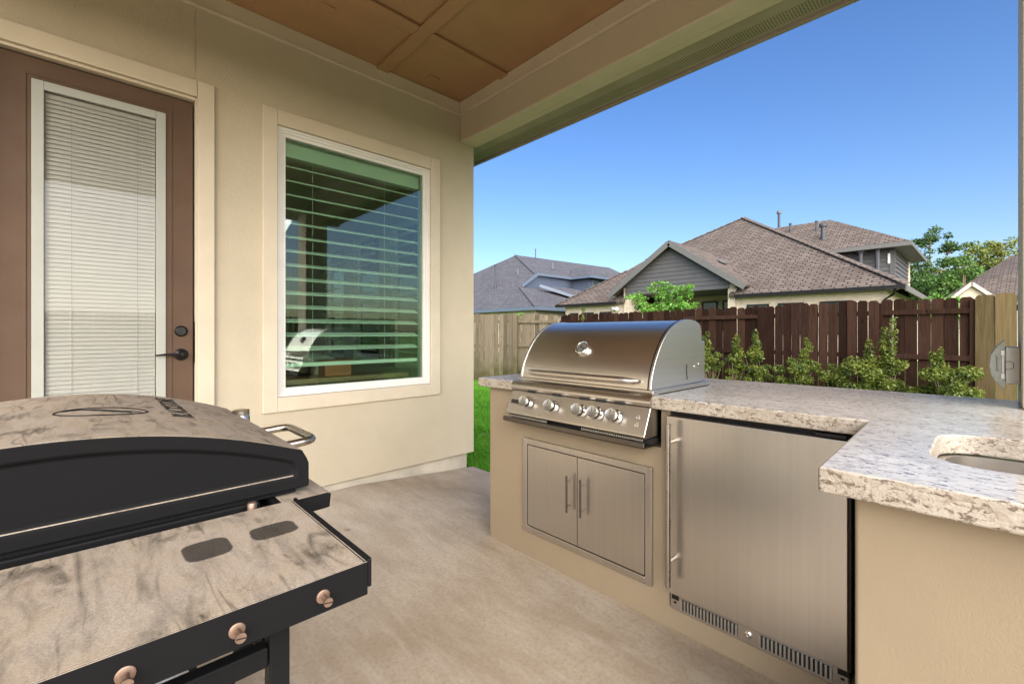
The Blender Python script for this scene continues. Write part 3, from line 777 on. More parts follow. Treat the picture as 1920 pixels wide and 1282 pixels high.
bv = gh.modifiers.new('bevel', 'BEVEL'); bv.width = .003; bv.segments = 2; bv.limit_method = 'ANGLE'; bv.angle_limit = R(50)
# lettering and oval emblem pressed into the hood
text_mesh('hood_lettering', 'BLACKSTONE', .062, lambda x, y, z: Vector((.165 - y, 1.50 + x, hoodz(.165 - y) + .0004 + z)), 'pblack', gh, .0007, 1.08)
ov = MB(); oc = (.022, 1.36); oa, ob_ = .075, .062
def oval(a, b, n=48): return [(oc[0] + a * math.cos(t), oc[1] + b * math.sin(t)) for t in np.linspace(0, 2 * math.pi, n)]
ov.tube([(x, y, hoodz(x) + .0006) for x, y in oval(.078, .064)], .0016, 6)
sw = catmull([(-.045, 1.385), (-.01, 1.395), (.03, 1.36), (.07, 1.335)], 6); ov.tube([(x, y, hoodz(x) + .0006) for x, y in sw], .0014, 6)
sw = catmull([(-.02, 1.40), (.02, 1.392), (.05, 1.36), (.088, 1.35)], 6); ov.tube([(x, y, hoodz(x) + .0006) for x, y in sw], .0012, 6)
obj('hood_emblem', ov, 'pblack', gh)
def rounded(pts, r, n=5):
    P = [Vector(p) for p in pts]; o = [P[0]]
    for i in range(1, len(P) - 1):
        a, b, c = P[i - 1], P[i], P[i + 1]; d1 = (a - b).normalized(); d2 = (c - b).normalized()
        for k in range(n + 1):
            t = k / n; o.append((b + d1 * r) * (1 - t) ** 2 + b * 2 * t * (1 - t) + (b + d2 * r) * t * t)
    return o + [P[-1]]
obj('hood_handle', MB().tube(rounded([(.35, 1.435, .925), (.432, 1.435, .930), (.432, 1.215, .930), (.35, 1.215, .925)], .03), .0105, 14), 'handle', gh)
box('hood_lip', 'pblack', gh, X0 + .02, X1 - .025, 1.03, 1.755, .866, .8748)
# cook box with rim, bumper
cb = box('cook_box', 'pblack', D, -.44, .285, .975, 1.80, .77, .845, .006)
rim = MB()
for (a, b, c, d) in ((-.44, .285, .975, .985), (-.44, .285, 1.79, 1.80), (-.44, -.43, .986, 1.789), (.275, .285, .986, 1.789)): rim.box(a, b, c, d, .8455, .862)
obj('rim', rim, 'pblack', cb, .002)
box('griddle_plate', 'pblack', cb, -.425, .255, 1.02, 1.77, .846, .8655, .004)
for xx in (.235, -.40): obj('bumper', MB().lathe((xx, 1.0, .8455), (0, 0, 1), [(0, .010), (.004, .011), (.006, .009), (.026, .009), (.029, .007)], 12), 'copper', cb)
cpn = obj('control_box', MB().prism([(.287, .825), (.385, .828), (.388, .858), (.380, .862), (.287, .862)], .99, 1.785, 'y'), 'dust', D, .003)
# near shelf
sh = MB().box(-.50, .298, .636, .972, .866, .870)
sh.box(-.50, .302, .6325, .6355, .821, .8703); sh.box(.2985, .3015, .637, .972, .821, .8703)
sp = obj('side_shelf', sh, 'dust', D, .0015)
box('shelf_end_cap', 'pblack', sp, .302, .309, .633, .972, .830, .874, .003)
for xx in (.236, .132, .028, -.076):
    q = obj('tool_pin', MB().lathe((xx, .6324, .845), (0, -1, 0), [(-.0005, .0092), (.0015, .0092), (.0022, .008), (.0022, .0036), (.016, .0034), (.0165, .0058), (.019, .0064), (.0205, .006), (.0205, 0)], 20), 'copper', sp)
    obj('pin_slot', MB().bar((xx - .0055, .6117, .8457), (xx + .0055, .6117, .8437), .001, .0008, (0, 1, 0)), 'bronze', q)
# far shelf, legs, frame
box('far_shelf', 'dust', D, -.45, .30, 1.81, 2.10, .852, .870, .004)
for (xx, yy) in ((.205, .73), (-.35, .73), (.205, 2.0), (-.35, 2.0)):
    lg = box('leg', 'pblack', D, xx - .014, xx + .014, yy - .014, yy + .014, .0, .865 if yy < 1 else .851, .003)
    if yy < 1: obj('bolt', MB().lathe((xx, yy - .014, .775), (0, -1, 0), [(0, .0065), (.003, .0065), (.004, .004)], 12), 'pblack', lg)
for yy in (.73, 2.0):
    obj('cross_bar', MB().bar((-.336, yy, .738), (.190, yy, .738), .024, .03), 'pblack', D, .003)
    obj('foot_bar', MB().bar((-.336, yy, .12), (.190, yy, .12), .024, .03), 'pblack', D, .003)
for xx in (.205, -.35):
    obj('side_rail', MB().bar((xx, .745, .725), (xx, 1.985, .725), .024, .03), 'pblack', D, .003)
box('bottom_shelf', 'pblack', D, -.40, .25, .80, 1.95, .135, .15, .004)
obj('brace', MB().bar((.20, .83, .73), (.02, .83, .40), .02, .02, (0, 1, 0)), 'pblack', D, .003)

tk = thing('propane_tank', 'white propane tank with yellow label under the griddle', 'gas tank', (.0, 1.15, .152))
obj('tank_body', MB().lathe((.0, 1.15, .152), (0, 0, 1), [(0, .10), (.03, .105), (.04, .14), (.08, .155), (.34, .155), (.40, .13), (.43, .06), (.44, .03)], 32), 'white', tk)
M['label_y'] = plain('label_yellow', (.75, .62, .10), .5)
obj('tank_label', MB().lathe((.0, 1.15, .152), (0, 0, 1), [(.25, .1553), (.25, .1565), (.33, .1565), (.33, .1553)], 32), 'label_y', tk)
obj('tank_valve', MB().lathe((.0, 1.15, .59), (0, 0, 1), [(0, .03), (.04, .025), (.05, .04), (.065, .04)], 16), 'handle', tk)
tn = thing('spice_tin', 'small silver tin standing on the griddle front by the handle', 'tin', (.345, 1.60, .862))
obj('tin_body', MB().lathe((.345, 1.60, .862), (0, 0, 1), [(0, .024), (.003, .025), (.085, .025), (.092, .022)], 24), 'chrome', tn)
obj('tin_lid', MB().lathe((.345, 1.60, .9545), (0, 0, 1), [(0, .0235), (.014, .0235), (.016, .021), (.016, 0)], 24), 'handle', tn)

# ------------------------------------------------------------------ outlet with clear cover on the post
O = thing('outlet_box', 'grey outlet box with clear bubble cover on the post', 'outlet', (2.52, -.084, 1.02))
M['grey_pvc'] = plain('grey_pvc', (.45, .44, .40), .45, var=.04)
ox0, ox1, oz0, oz1 = 2.46, 2.585, 1.022, 1.158
bxo = box('outlet_body', 'grey_pvc', O, ox0, ox1, -.084, -.047, oz0, oz1, .004)
obj('knockout', MB().tube([(ox0 - .0006, -.047, 1.076), (ox0 - .0006, -.060, 1.076), (ox0 - .0006, -.067, 1.082), (ox0 - .0006, -.067, 1.098), (ox0 - .0006, -.060, 1.104), (ox0 - .0006, -.047, 1.104)], .001, 6), 'steel_dark', bxo)
cv = [(-.046, 1.0), (-.041, 1.004), (-.022, 1.03), (-.011, 1.055), (-.007, 1.09), (-.011, 1.128), (-.022, 1.152), (-.040, 1.180), (-.046, 1.184)]
mb = MB(); mb.prism(cv + [(y - .002, 1.09 + (z - 1.09) * .95) for y, z in reversed(cv)], ox0 + .002, ox1 - .002, 'x', False)
for xx in (ox0 - .001, ox1 - .002): mb.prism(cv, xx, xx + .003, 'x')
obj('bubble_cover', mb, 'clear', O)
obj('cover_hinge', MB().box(ox0 - .004, ox0 + .012, -.0455, -.036, 1.04, 1.06).box(ox0 - .004, ox0 + .012, -.0455, -.036, 1.125, 1.145).box(ox0 - .002, ox0 + .006, -.044, -.039, 1.061, 1.124), 'white', O, .002)
obj('latch', MB().tube([(ox0 - .002, -.030, 1.07), (ox0 - .002, -.023, 1.07), (ox0 - .002, -.026, 1.072), (ox0 - .002, -.026, 1.122), (ox0 - .002, -.022, 1.124)], .001, 6), 'steel_dark', O)
obj('receptacle', MB().box(ox0 + .02, ox1 - .02, -.0465, -.038, 1.045, 1.135), 'white', O, .003)

# ------------------------------------------------------------------ things in the room behind the window
M['uph_grey'] = plain('upholstery_grey', (.36, .34, .33), .9, bump=.2, bs=400)
M['plum'] = plain('plum_cushion', (.13, .05, .11), .85)
M['terra'] = plain('terracotta', (.50, .17, .08), .7)
ac = thing('armchair', 'rounded grey armchair seen through the window blind', 'armchair', (1.75, 4.55, .15))
obj('chair_seat', MB().box(1.42, 2.08, 4.25, 4.85, .27, .55), 'uph_grey', ac, .06, seg=4)
bk = MB(); arc = []
for k in range(17):
    t = math.pi * k / 16; arc.append((1.75 + .36 * math.cos(t), .55 + .44 * math.sin(t) ** .7))
bk.prism(arc, 4.88, 5.0, 'y'); obj('chair_back', bk, 'uph_grey', ac, .03, seg=3)
for xx in (1.46, 2.04):
    for yy in (4.29, 4.81): obj('chair_leg', MB().tube([(xx, yy, .15), (xx, yy, .275)], .02, 8), 'bronze', ac)
cu_ = MB(); cu_.lathe((1.55, 4.72, .72), (0, -1, .15), [(-.06, .02), (-.045, .11), (0, .145), (.045, .11), (.06, .02)], 20)
tag(obj('cushion', cu_, 'plum'), 'plum round cushion on the grey armchair behind the window', 'cushion')
tb = thing('console_table', 'dark low console table just inside the window', 'table', (1.5, 3.9, .15))
box('table_top', 'room_floor', tb, 1.0, 2.2, 3.75, 4.08, .80, .84, .004)
for xx in (1.04, 2.16):
    for yy in (3.78, 4.05): box('leg', 'room_floor', tb, xx - .02, xx + .02, yy - .02, yy + .02, .15, .799)
q = thing('storage_box', 'terracotta storage box on the table inside the window', 'box', (1.55, 3.92, .84)); box('box_body', 'terra', q, 1.45, 1.68, 3.84, 4.0, .841, .95, .006); box('box_lid', 'terra', q, 1.44, 1.69, 3.83, 4.01, .951, .975, .004)
q = thing('tray', 'dark glazed dish on the table inside the window', 'dish', (1.25, 3.92, .84)); obj('dish', MB().lathe((1.26, 3.92, .841), (0, 0, 1), [(0, .08), (.02, .12), (.08, .14), (.085, .135), (.03, .11), (.01, 0)], 24), 'bronze', q)

# ------------------------------------------------------------------ fences
def picket_mesh(name, w, h, mat, t=.016, ear=.03):
    mb = MB().prism([(-w / 2, 0), (w / 2, 0), (w / 2, h - ear), (w / 2 - ear, h), (-w / 2 + ear, h), (-w / 2, h - ear)], -t / 2, t / 2, 'y')
    me = bpy.data.meshes.new(name); me.from_pydata(mb.v, [], mb.f); me.update(); finish(me); me.materials.append(M[mat]); return me
def fence(name, label, A, B, zt, mat, sections, w=.14, gap=.006, seed=1, side=1, ear=.03):
    """sections: list of (start distance, end distance, pickets in front of rails?)"""
    A, B = Vector((*A, 0)), Vector((*B, 0)); d = (B - A).normalized(); nrm_ = Vector((-d.y, d.x, 0)) * side   # towards camera
    ang = math.atan2(d.y, d.x); r = random.Random(seed)
    Fz = thing(name, label, 'fence', (A.x, A.y, GZ))
    hts = [zt - GZ + k * .008 - .012 for k in range(4)]
    mes = [picket_mesh('picket', w - .004 * (k % 2), hts[k] - .03, mat, ear=ear) for k in range(4)]
    for (s0, s1, front) in sections:
        n = max(1, round((s1 - s0) / (w + gap))); stp = (s1 - s0) / n
        for k in range(n):
            s = s0 + (k + .5) * stp; off = .033 if front else -.033
            o = bpy.data.objects.new('picket', r.choice(mes)); COL.objects.link(o)
            p_ = A + d * s + nrm_ * (off + r.uniform(-.004, .004)); o.location = (p_.x, p_.y, GZ + .02 + r.uniform(-.006, .008))
            o.rotation_euler = (r.uniform(-.008, .008), r.uniform(-.006, .006), ang + r.uniform(-.03, .03)); o.scale = (stp / (w + gap), 1, 1)
            attach(o, Fz)
        for zz in (.22, .98, 1.66):
            zr = GZ + zz * (zt - GZ) / 1.87
            obj('rail', MB().bar(A + d * (s0 + .01) + Vector((0, 0, zr)), A + d * (s1 - .01) + Vector((0, 0, zr)), .038, .075), mat, Fz, .003)
        ps = A + d * s1
        obj('fence_post', MB().bar((ps.x, ps.y, GZ - .05), (ps.x, ps.y, zt - .05), .05, .07, d), mat, Fz, .004)
    return Fz
A0, B0 = (10.0, 8.56), (9.05, .13)
Ld = (Vector(A0) - Vector(B0)).length
ss = [0, 1.91, 3.96, 5.60, 7.44, Ld]
fence('board_fence', 'dark brown stained board fence behind the yard shrubs', A0, B0, 1.735, 'fence_dark', [(ss[k], ss[k + 1], k % 2 == 1) for k in range(5)], seed=2, side=-1)
gl_ = (Vector((10.0, 8.62)) - Vector((7.74, 9.72))).length
fence('board_fence', 'weathered grey board fence closing the lawn by the blue house', (10.0, 8.62), (2.6, 12.2), 1.74, 'fence_grey', [(.02, 1.28, False), (1.28, 3.6, True), (3.6, 5.9, False), (5.9, 8.2, True)], seed=4, side=1, w=.13, ear=.012)
fence('board_fence', 'yellowish pine board fence panel beside the porch post', (9.02, .115), (8.8, -4.2), 1.76, 'fence_new', [(.0, 2.0, True), (2.0, 4.26, True)], seed=6, side=-1, w=.19)
# fences round the rest of the yard (seen in reflections)
fence('board_fence', 'grey board fence along the far side of the yard', (8.8, -9), (-12, -9), 1.76, 'fence_grey', [(.1 + 2.3 * k, 2.4 + 2.3 * k, k % 2 == 0) for k in range(9)], seed=8, side=-1)

# ------------------------------------------------------------------ neighbouring houses
def planes(name, polys, mat, parent, thick=0, uv=True):
    mb = MB()
    for pl in polys: mb.add(pl, [tuple(range(len(pl)))])
    me = bpy.data.meshes.new(name); me.from_pydata(mb.v, [], mb.f); me.update()
    bm = bmesh.new(); bm.from_mesh(me); bmesh.ops.remove_doubles(bm, verts=bm.verts, dist=.001)
    for f in bm.faces:
        if f.normal.z < 0: f.normal_flip()
    bm.to_mesh(me); bm.free(); me.materials.append(M[mat]); face_uv(me)
    o = bpy.data.objects.new(name, me); COL.objects.link(o); attach(o, parent)
    if thick:
        s = o.modifiers.new('solid', 'SOLIDIFY'); s.thickness = thick; s.offset = -1
    return o
def window(parent, x, y0, y1, z0, z1, name='window', frame='bronze'):
    f = MB(); e = .06
    f.box(x - .03, x + .05, y0, y0 + e, z0, z1); f.box(x - .03, x + .05, y1 - e, y1, z0, z1); f.box(x - .03, x + .05, y0 + e, y1 - e, z1 - e, z1); f.box(x - .03, x + .05, y0 + e, y1 - e, z0, z0 + e)
    w = obj(name, f, frame, parent); box('pane', 'glass_far', w, x - .005, x + .02, y0 + e, y1 - e, z0 + e, z1 - e); return w
M['pipe'] = plain('pipe_dark', (.035, .038, .05), .6)
def pipe(parent, x, y, z0, z1, r=.06, mat='pipe', name='vent_pipe', cap=True):
    m = MB().tube([(x, y, z0), (x, y, z1)], r, 10)
    if cap: m.lathe((x, y, z1), (0, 0, 1), [(0, r * 1.7), (r * 1.2, r * 1.7), (r * 1.6, r)], 10)
    return obj(name, m, mat, parent)

C = thing('brick_house', 'cream brick house with brown hip roof and grey gabled porch beyond the fence', 'house', (19.3, 9, GZ))
ez = 2.75; ex = 18.75; yl, yr = 16.3, 1.75
apx = (27.0, 9.5, 7.72)
sl_ = (7.72 - ez) / (27.0 - ex)
rb = (34, 9.5, 7.72)
roofc = [
    [(ex, yr, ez), (ex, 7.15, ez), (20.1, 7.15, ez + (20.1 - ex) * sl_), (22.85, 9.6, ez + (22.85 - ex) * sl_), (20.1, 12.05, ez + (20.1 - ex) * sl_), (ex, 12.05, ez), (ex, yl, ez), (ex + 3.2, 13.9, ez + 3.2 * sl_), (23.1, 13.35, ez + 4.35 * sl_), apx],
    [(ex, yr, ez), apx, rb, (35.2, yr, ez)],
    [(ex, yl, ez), (ex + 3.2, 13.9, ez + 3.2 * sl_), (31, 13.9, ez + 3.2 * sl_), (31, yl, ez)],
    [(23.1, 13.35, ez + 4.35 * sl_), apx, rb, (31, 13.35, ez + 4.35 * sl_)],
]
rf = planes('roof', roofc, 'roof_brown', C, .12)
# ridge caps
for a, b in (((ex, yr, ez), apx), (apx, rb), (apx, (23.1, 13.35, ez + 4.35 * sl_)), ((ex, yl, ez), (ex + 3.2, 13.9, ez + 3.2 * sl_))):
    obj('ridge_cap', MB().bar(Vector(a) + Vector((0, 0, .03)), Vector(b) + Vector((0, 0, .03)), .26, .04), 'roof_brown', rf, uv=True)
xw = 19.05
box('wall', 'brick', C, xw, 33, 2.25, 6.95, GZ, ez - .06); face_uv(C.children[-1].data)
w2 = box('wall', 'brick', C, xw, 30, 12.15, 15.9, GZ, ez - .06); face_uv(w2.data)
# porch pillar walls and back wall
for (a, b, c, d, z) in ((18.95, 20.6, 11.85, 12.14, 3.4), (18.95, 20.6, 6.96, 7.25, 3.4)):
    w2 = box('porch_pillar', 'brick', C, a, b, c, d, GZ, z); face_uv(w2.data)
w2 = box('porch_wall', 'brick', C, 22.3, 22.5, 7.26, 11.84, GZ, 3.3); face_uv(w2.data)
box('porch_ceiling', 'siding_grey', C, 18.97, 22.29, 7.26, 11.84, 3.02, 3.10)
for (a, b) in ((7.55, 8.75), (9.0, 9.75), (10.3, 11.3)): window(C, 22.26, a, b, 1.3, 2.75)
# gable
pk, gz, gyl, gyr, gx = 5.28, 3.12, 12.75, 6.45, 18.55
gr_ = planes('porch_roof', [[(gx, gyl, gz), (gx, 9.6, pk), (24.2, 9.6, pk), (21.5, gyl, gz)], [(gx, gyr, gz), (gx, 9.6, pk), (24.2, 9.6, pk), (21.5, gyr, gz)]], 'roof_brown', C, .10)
rows = 11; zb0, zt0 = 3.02, pk - .22
for k in range(rows):
    za = zb0 + (zt0 - zb0) * k / rows; zb_ = zb0 + (zt0 - zb0) * (k + 1) / rows
    def half(z): return max(.01, min(2.42, (pk - .12 - z) / (pk - gz) * 3.15))
    h0, h1 = half(za), half(zb_)
    xo = 18.93
    b_ = MB().add([(xo - .035, 9.6 - h0, za), (xo - .035, 9.6 + h0, za), (xo, 9.6 + h0, za), (xo, 9.6 - h0, za), (xo - .008, 9.6 - h1, zb_), (xo - .008, 9.6 + h1, zb_), (xo, 9.6 + h1, zb_), (xo, 9.6 - h1, zb_)],
                  [(0, 1, 5, 4), (1, 2, 6, 5), (2, 3, 7, 6), (3, 0, 4, 7), (0, 3, 2, 1), (4, 5, 6, 7)])
    obj('siding_board', b_, 'siding_grey', C)
for (ya) in (gyl, gyr):
    obj('rake_board', MB().bar((gx - .02, ya, gz - .12), (gx - .02, 9.6, pk - .12), .05, .24, (0, 0, 1)), 'fascia', C)
for (ya, yb) in ((yr, gyr + .4), (gyl - .3, yl)):
    box('gutter', 'bronze', C, ex - .12, ex - .005, ya, yb, ez - .14, ez - .01, .01)
    box('eave_soffit', 'fascia', C, ex, xw, ya + .2, yb, ez - .14, ez - .128)
box('fascia', 'fascia', C, ex, 35, yr - .03, yr + .02, ez - .2, ez - .02)
obj('downspout', MB().tube([(ex - .05, yr + .25, ez - .13), (ex + .1, yr + .3, ez - .28), (xw - .06, yr + .55, ez - .45), (xw - .06, yr + .55, GZ)], .04, 8), 'bronze', C)
for (a, b) in ((5.75, 6.55), (4.60, 5.45), (3.15, 4.10)): window(C, xw - .02, a, b, 1.15, 2.33)
for (a, b) in ((15.0, 15.55), (14.0, 14.75), (12.9, 13.6)): window(C, xw - .02, a, b, 1.2, 2.28)
# upper storey
U = C
ux, uy, uze = 26.0, 2.85, 5.0
rows = 12
for k in range(rows):
    za = 2.6 + (uze - 2.6) * k / rows; zb_ = 2.6 + (uze - 2.6) * (k + 1) / rows
    m = MB().add([(ux - .04, uy - .04, za), (ux - .04, 9.2, za), (31.3, uy - .04, za), (31.3, 9.2, za), (ux - .005, uy - .005, zb_), (ux - .005, 9.2, zb_), (31.3, uy - .005, zb_), (31.3, 9.2, zb_)],
                 [(0, 1, 5, 4), (0, 4, 6, 2), (0, 2, 3, 1), (4, 5, 7, 6), (1, 3, 7, 5), (2, 6, 7, 3)])
    obj('siding_board', m, 'siding_grey', C)
box('corner_board', 'siding_grey', C, ux - .06, ux + .12, uy - .06, uy + .12, 2.6, uze)
box('corner_board', 'cream', C, 31.2, 31.36, uy - .08, uy + .1, 2.6, uze)
ue = dict(x0=25.35, x1=32.1, y0=2.2, y1=9.9)
up = planes('upper_roof', [[(ue['x0'], ue['y0'], 5.12), (ue['x0'], ue['y1'], 5.12), (28.8, 8.6, 7.25), (28.8, 5.75, 7.25)], [(ue['x0'], ue['y0'], 5.12), (28.8, 5.75, 7.25), (ue['x1'], ue['y0'], 5.12)], [(ue['x1'], ue['y0'], 5.12), (28.8, 5.75, 7.25), (28.8, 8.6, 7.25), (ue['x1'], ue['y1'], 5.12)]], 'roof_brown', C, .1)
fa = MB().box(ue['x0'] - .03, ue['x0'] + .03, ue['y0'], ue['y1'], 4.94, 5.11); fa.box(ue['x0'] + .03, ue['x1'], ue['y0'] - .03, ue['y0'] + .03, 4.94, 5.11); obj('upper_fascia', fa, 'fascia', C)
box('upper_soffit', 'fascia', C, ue['x0'] + .03, ue['x1'], ue['y0'] + .03, ue['y1'], 4.96, 4.98)
pipe(C, 25.6, 3.95, 3.5, 4.85, .09); pipe(C, 25.6, 3.35, 3.3, 4.9, .09)
pipe(C, 29.2, 8.3, 7.0, 8.15, .07, name='flue', cap=False); obj('flue_cap', MB().lathe((29.2, 8.3, 8.1), (0, 0, 1), [(0, .07), (.05, .12), (.16, .12), (.22, .06)], 12), 'fascia', C)
pipe(C, 27.6, 6.1, 6.4, 7.0, .04); pipe(C, 26.6, 5.6, 5.7, 6.5, .10); pipe(C, 28.0, 7.4, 6.7, 7.15, .05)
ev = Vector((20.7, 8.25, 4.45)); obj('roof_vent', MB().bar(ev, ev + Vector((.55, 0, 0)), .35, .08, (0, -.55, .83)), 'fascia', C, .02)
box('wall_light', 'white', C, 25.9, 25.955, 2.95, 3.03, 4.3, 4.75)
fl = thing('flood_light', 'twin white flood light under the eave of the brick house', 'light', (19.0, 12.6, 2.4)); obj('lamp_head', MB().lathe((18.9, 12.5, 2.42), (-1, -.5, -.5), [(-.06, .05), (.06, .10), (.07, .10)], 14), 'white', fl); obj('lamp_head', MB().lathe((18.9, 12.72, 2.42), (-1, .5, -.5), [(-.06, .05), (.06, .10), (.07, .10)], 14), 'white', fl); box('bracket', 'white', fl, 18.88, 19.048, 12.55, 12.67, 2.37, 2.47)

# blue grey house
Bh = thing('blue_house', 'blue sided house with dark grey hip roof behind the grey fence', 'house', (22, 24, GZ))
be = 2.9; bx0, by0 = 20.5, 19.5
bap = (29.1, 30.3, 8.5); c1 = (23.15, 23.6, 4.6); c2 = (24.9, 23.7, 5.74)
brr = (40, 27.4, 8.1)
planes('roof', [
    [(bx0, by0, be), c1, c2, bap, (bx0, 40.5, be)],
    [(bx0, 40.5, be), bap, brr, (42, 40, be)],
    [c2, (42, 23.3, 5.74), brr, bap],
    [(bx0, by0, be), (33, by0, be), (33, 23.6, 4.6), c1]], 'roof_grey', Bh, .12)
obj('ridge_cap', MB().bar(c2, bap, .3, .05), 'roof_grey', Bh, uv=True); obj('ridge_cap', MB().bar((bx0, by0, be), c1, .3, .05), 'roof_grey', Bh, uv=True)
w2 = box('wall', 'brick', Bh, bx0 + .5, 33, by0 + .5, 38, GZ, be - .1); face_uv(w2.data)
fa = MB().box(bx0 - .06, bx0 - .003, by0 - .06, 40, be - .24, be - .02); fa.box(bx0, 33, by0 - .06, by0 - .003, be - .24, be - .02); obj('fascia', fa, 'fascia_blue', Bh)
# upper wall: boards clipped to the roof slope
for k in range(9):
    za = 4.2 + .17 * k; zb_ = za + .17
    def xs_at(z): return c1[0] + .1 + max(0, (z - c1[2])) / (c2[2] - c1[2]) * (c2[0] - c1[0])
    m = MB().add([(xs_at(za), 23.72, za), (33, 23.72, za), (33, 24.1, za), (xs_at(za), 24.1, za), (xs_at(zb_), 23.75, zb_), (33, 23.75, zb_), (33, 24.1, zb_), (xs_at(zb_), 24.1, zb_)],
                 [(0, 1, 5, 4), (1, 2, 6, 5), (2, 3, 7, 6), (3, 0, 4, 7), (0, 3, 2, 1), (4, 5, 6, 7)])
    obj('siding_board', m, 'siding_blue', Bh)
    m = MB().add([(29.28, 22.0, za), (33, 22.0, za), (33, 23.7, za), (29.28, 23.7, za), (29.31, 22.03, zb_), (33, 22.03, zb_), (33, 23.7, zb_), (29.31, 23.7, zb_)],
                 [(0, 1, 5, 4), (1, 2, 6, 5), (2, 3, 7, 6), (3, 0, 4, 7), (0, 3, 2, 1), (4, 5, 6, 7)])
    obj('siding_board', m, 'siding_blue', Bh)
fa = MB().bar((24.85, 23.45, 5.68), (29.1, 23.45, 5.68), .06, .2); fa.box(28.75, 28.8, 21.5, 23.45, 5.58, 5.78); fa.box(28.8, 33.5, 21.45, 21.5, 5.58, 5.78)
fa.bar((23.1, 23.42, 4.62), (24.85, 23.42, 5.70), .06, .2)
obj('upper_fascia', fa, 'fascia_blue', Bh)
planes('bump_roof', [[(28.78, 21.48, 5.8), (28.78, 23.6, 5.8), (31, 25, 6.9), (31.2, 23.8, 6.9)], [(28.78, 21.48, 5.8), (31.2, 23.8, 6.9), (33.6, 21.48, 5.8)]], 'roof_grey', Bh, .08)
f = MB(); 
for (a, b, c, d) in ((29.7, 29.8, 4.75, 5.55), (30.5, 30.6, 4.75, 5.55), (29.8, 30.5, 5.47, 5.55), (29.8, 30.5, 4.75, 4.83), (29.8, 30.5, 5.12, 5.17)): f.box(a, b, 21.94, 22.02, c, d)
wd = obj('window', f, 'fascia_blue', Bh); box('pane', 'glass_far', wd, 29.8, 30.5, 21.97, 21.99, 4.8, 5.5)
# lower gabled wing in front of the upper wall
planes('wing_roof', [[(24.6, 22.9, 4.75), (28.6, 19.7, 3.15), (32, 19.7, 3.15), (32, 22.9, 4.75)]], 'roof_grey', Bh, .08)
obj('wing_fascia', MB().bar((24.5, 22.95, 4.74), (28.5, 19.68, 3.12), .08, .22), 'fascia_blue', Bh)
pipe(Bh, 23.3, 26.6, 4.6, 6.5, .07); pipe(Bh, 30.4, 29.0, 8.2, 9.0, .04)
pipe(Bh, 22.6, 28.7, 4.2, 4.6, .08, 'white'); pipe(Bh, 25.2, 26.0, 5.9, 6.3, .05, 'fascia_blue'); pipe(Bh, 28.3, 25.0, 6.6, 6.95, .06, 'fascia_blue'); pipe(Bh, 28.6, 21.3, 4.0, 4.3, .06, 'fascia'); pipe(Bh, 29.3, 21.2, 4.0, 4.3, .06, 'fascia')

# small house on the right
Q = thing('tan_house', 'tan house with small cream gable and brown roof beyond the pine fence', 'house', (38, -2, GZ))
w2 = box('wall', 'brick', Q, 36.2, 46, -9, 1.1, GZ, 3.2); face_uv(w2.data)
planes('roof', [[(35.6, 1.7, 3.2), (35.6, -10, 3.2), (41, -5, 6.6), (41, -1.0, 5.9)], [(35.6, 1.7, 3.2), (41, -1.0, 5.9), (47, 1.7, 3.2)], [(41, -1.0, 5.9), (41, -5, 6.6), (47, -10, 3.2), (47, 1.7, 3.2)]], 'roof_brown', Q, .1)
planes('gable_roof', [[(35.0, 1.35, 3.15), (35.0, .55, 3.95), (37.2, .55, 3.95), (36.0, 1.35, 3.15)], [(35.0, -.25, 3.15), (35.0, .55, 3.95), (37.2, .55, 3.95), (36.0, -.25, 3.15)]], 'roof_brown', Q, .06)
obj('gable_face', MB().prism([(1.2, 2.0), (1.2, 3.1), (.55, 3.78), (-.1, 3.1), (-.1, 2.0)], 35.2, 36.2, 'x'), 'cream', Q)
for ya in (1.38, -.28): obj('rake_board', MB().bar((34.97, ya, 3.08), (34.97, .55, 3.9), .05, .16), 'cream', Q)
pipe(Q, 37.6, -1.6, 4.3, 4.8, .04)

# ------------------------------------------------------------------ vegetation
def leaf_mesh(name, clumps, n, size, mat, seed, flat=.5, aspect=.55, top=False):
    """clumps: (x,y,z,rx,ry,rz); leaves as small folded quads"""
    r = np.random.default_rng(seed); C_ = np.array(clumps, float)
    wgt = (C_[:, 3] * C_[:, 4] * C_[:, 5]) ** .75; idx = r.choice(len(C_), n, p=wgt / wgt.sum())
    u = r.normal(size=(n, 3)); u /= np.linalg.norm(u, axis=1)[:, None]
    rad = r.random(n) ** .42
    P_ = C_[idx, :3] + u * rad[:, None] * C_[idx, 3:6]
    nr = u * .55 + r.normal(size=(n, 3)) * .55 + np.array([0, 0, flat]); nr /= np.linalg.norm(nr, axis=1)[:, None]
    t = np.cross(nr, r.normal(size=(n, 3))); t /= np.linalg.norm(t, axis=1)[:, None]; b = np.cross(nr, t)
    s = size * r.uniform(.6, 1.3, n)[:, None]
    V = np.empty((n, 4, 3)); V[:, 0] = P_ - t * s; V[:, 1] = P_ + b * s * aspect + nr * s * .12; V[:, 2] = P_ + t * s; V[:, 3] = P_ - b * s * aspect + nr * s * .12
    me = bpy.data.meshes.new(name); me.vertices.add(n * 4); me.vertices.foreach_set('co', V.astype(np.float32).ravel())
    base_ = np.arange(n)[:, None] * 4; tri = np.concatenate([base_ + [0, 1, 2], base_ + [0, 2, 3]], 1).reshape(-1)
    me.loops.add(n * 6); me.loops.foreach_set('vertex_index', tri.astype(np.int32))
    me.polygons.add(n * 2); me.polygons.foreach_set('loop_start', (np.arange(n * 2) * 3).astype(np.int32)); me.update(calc_edges=True)
    me.materials.append(M[mat]); return me
def link_mesh(name, me, parent):
    o = bpy.data.objects.new(name, me); COL.objects.link(o); attach(o, parent); return o
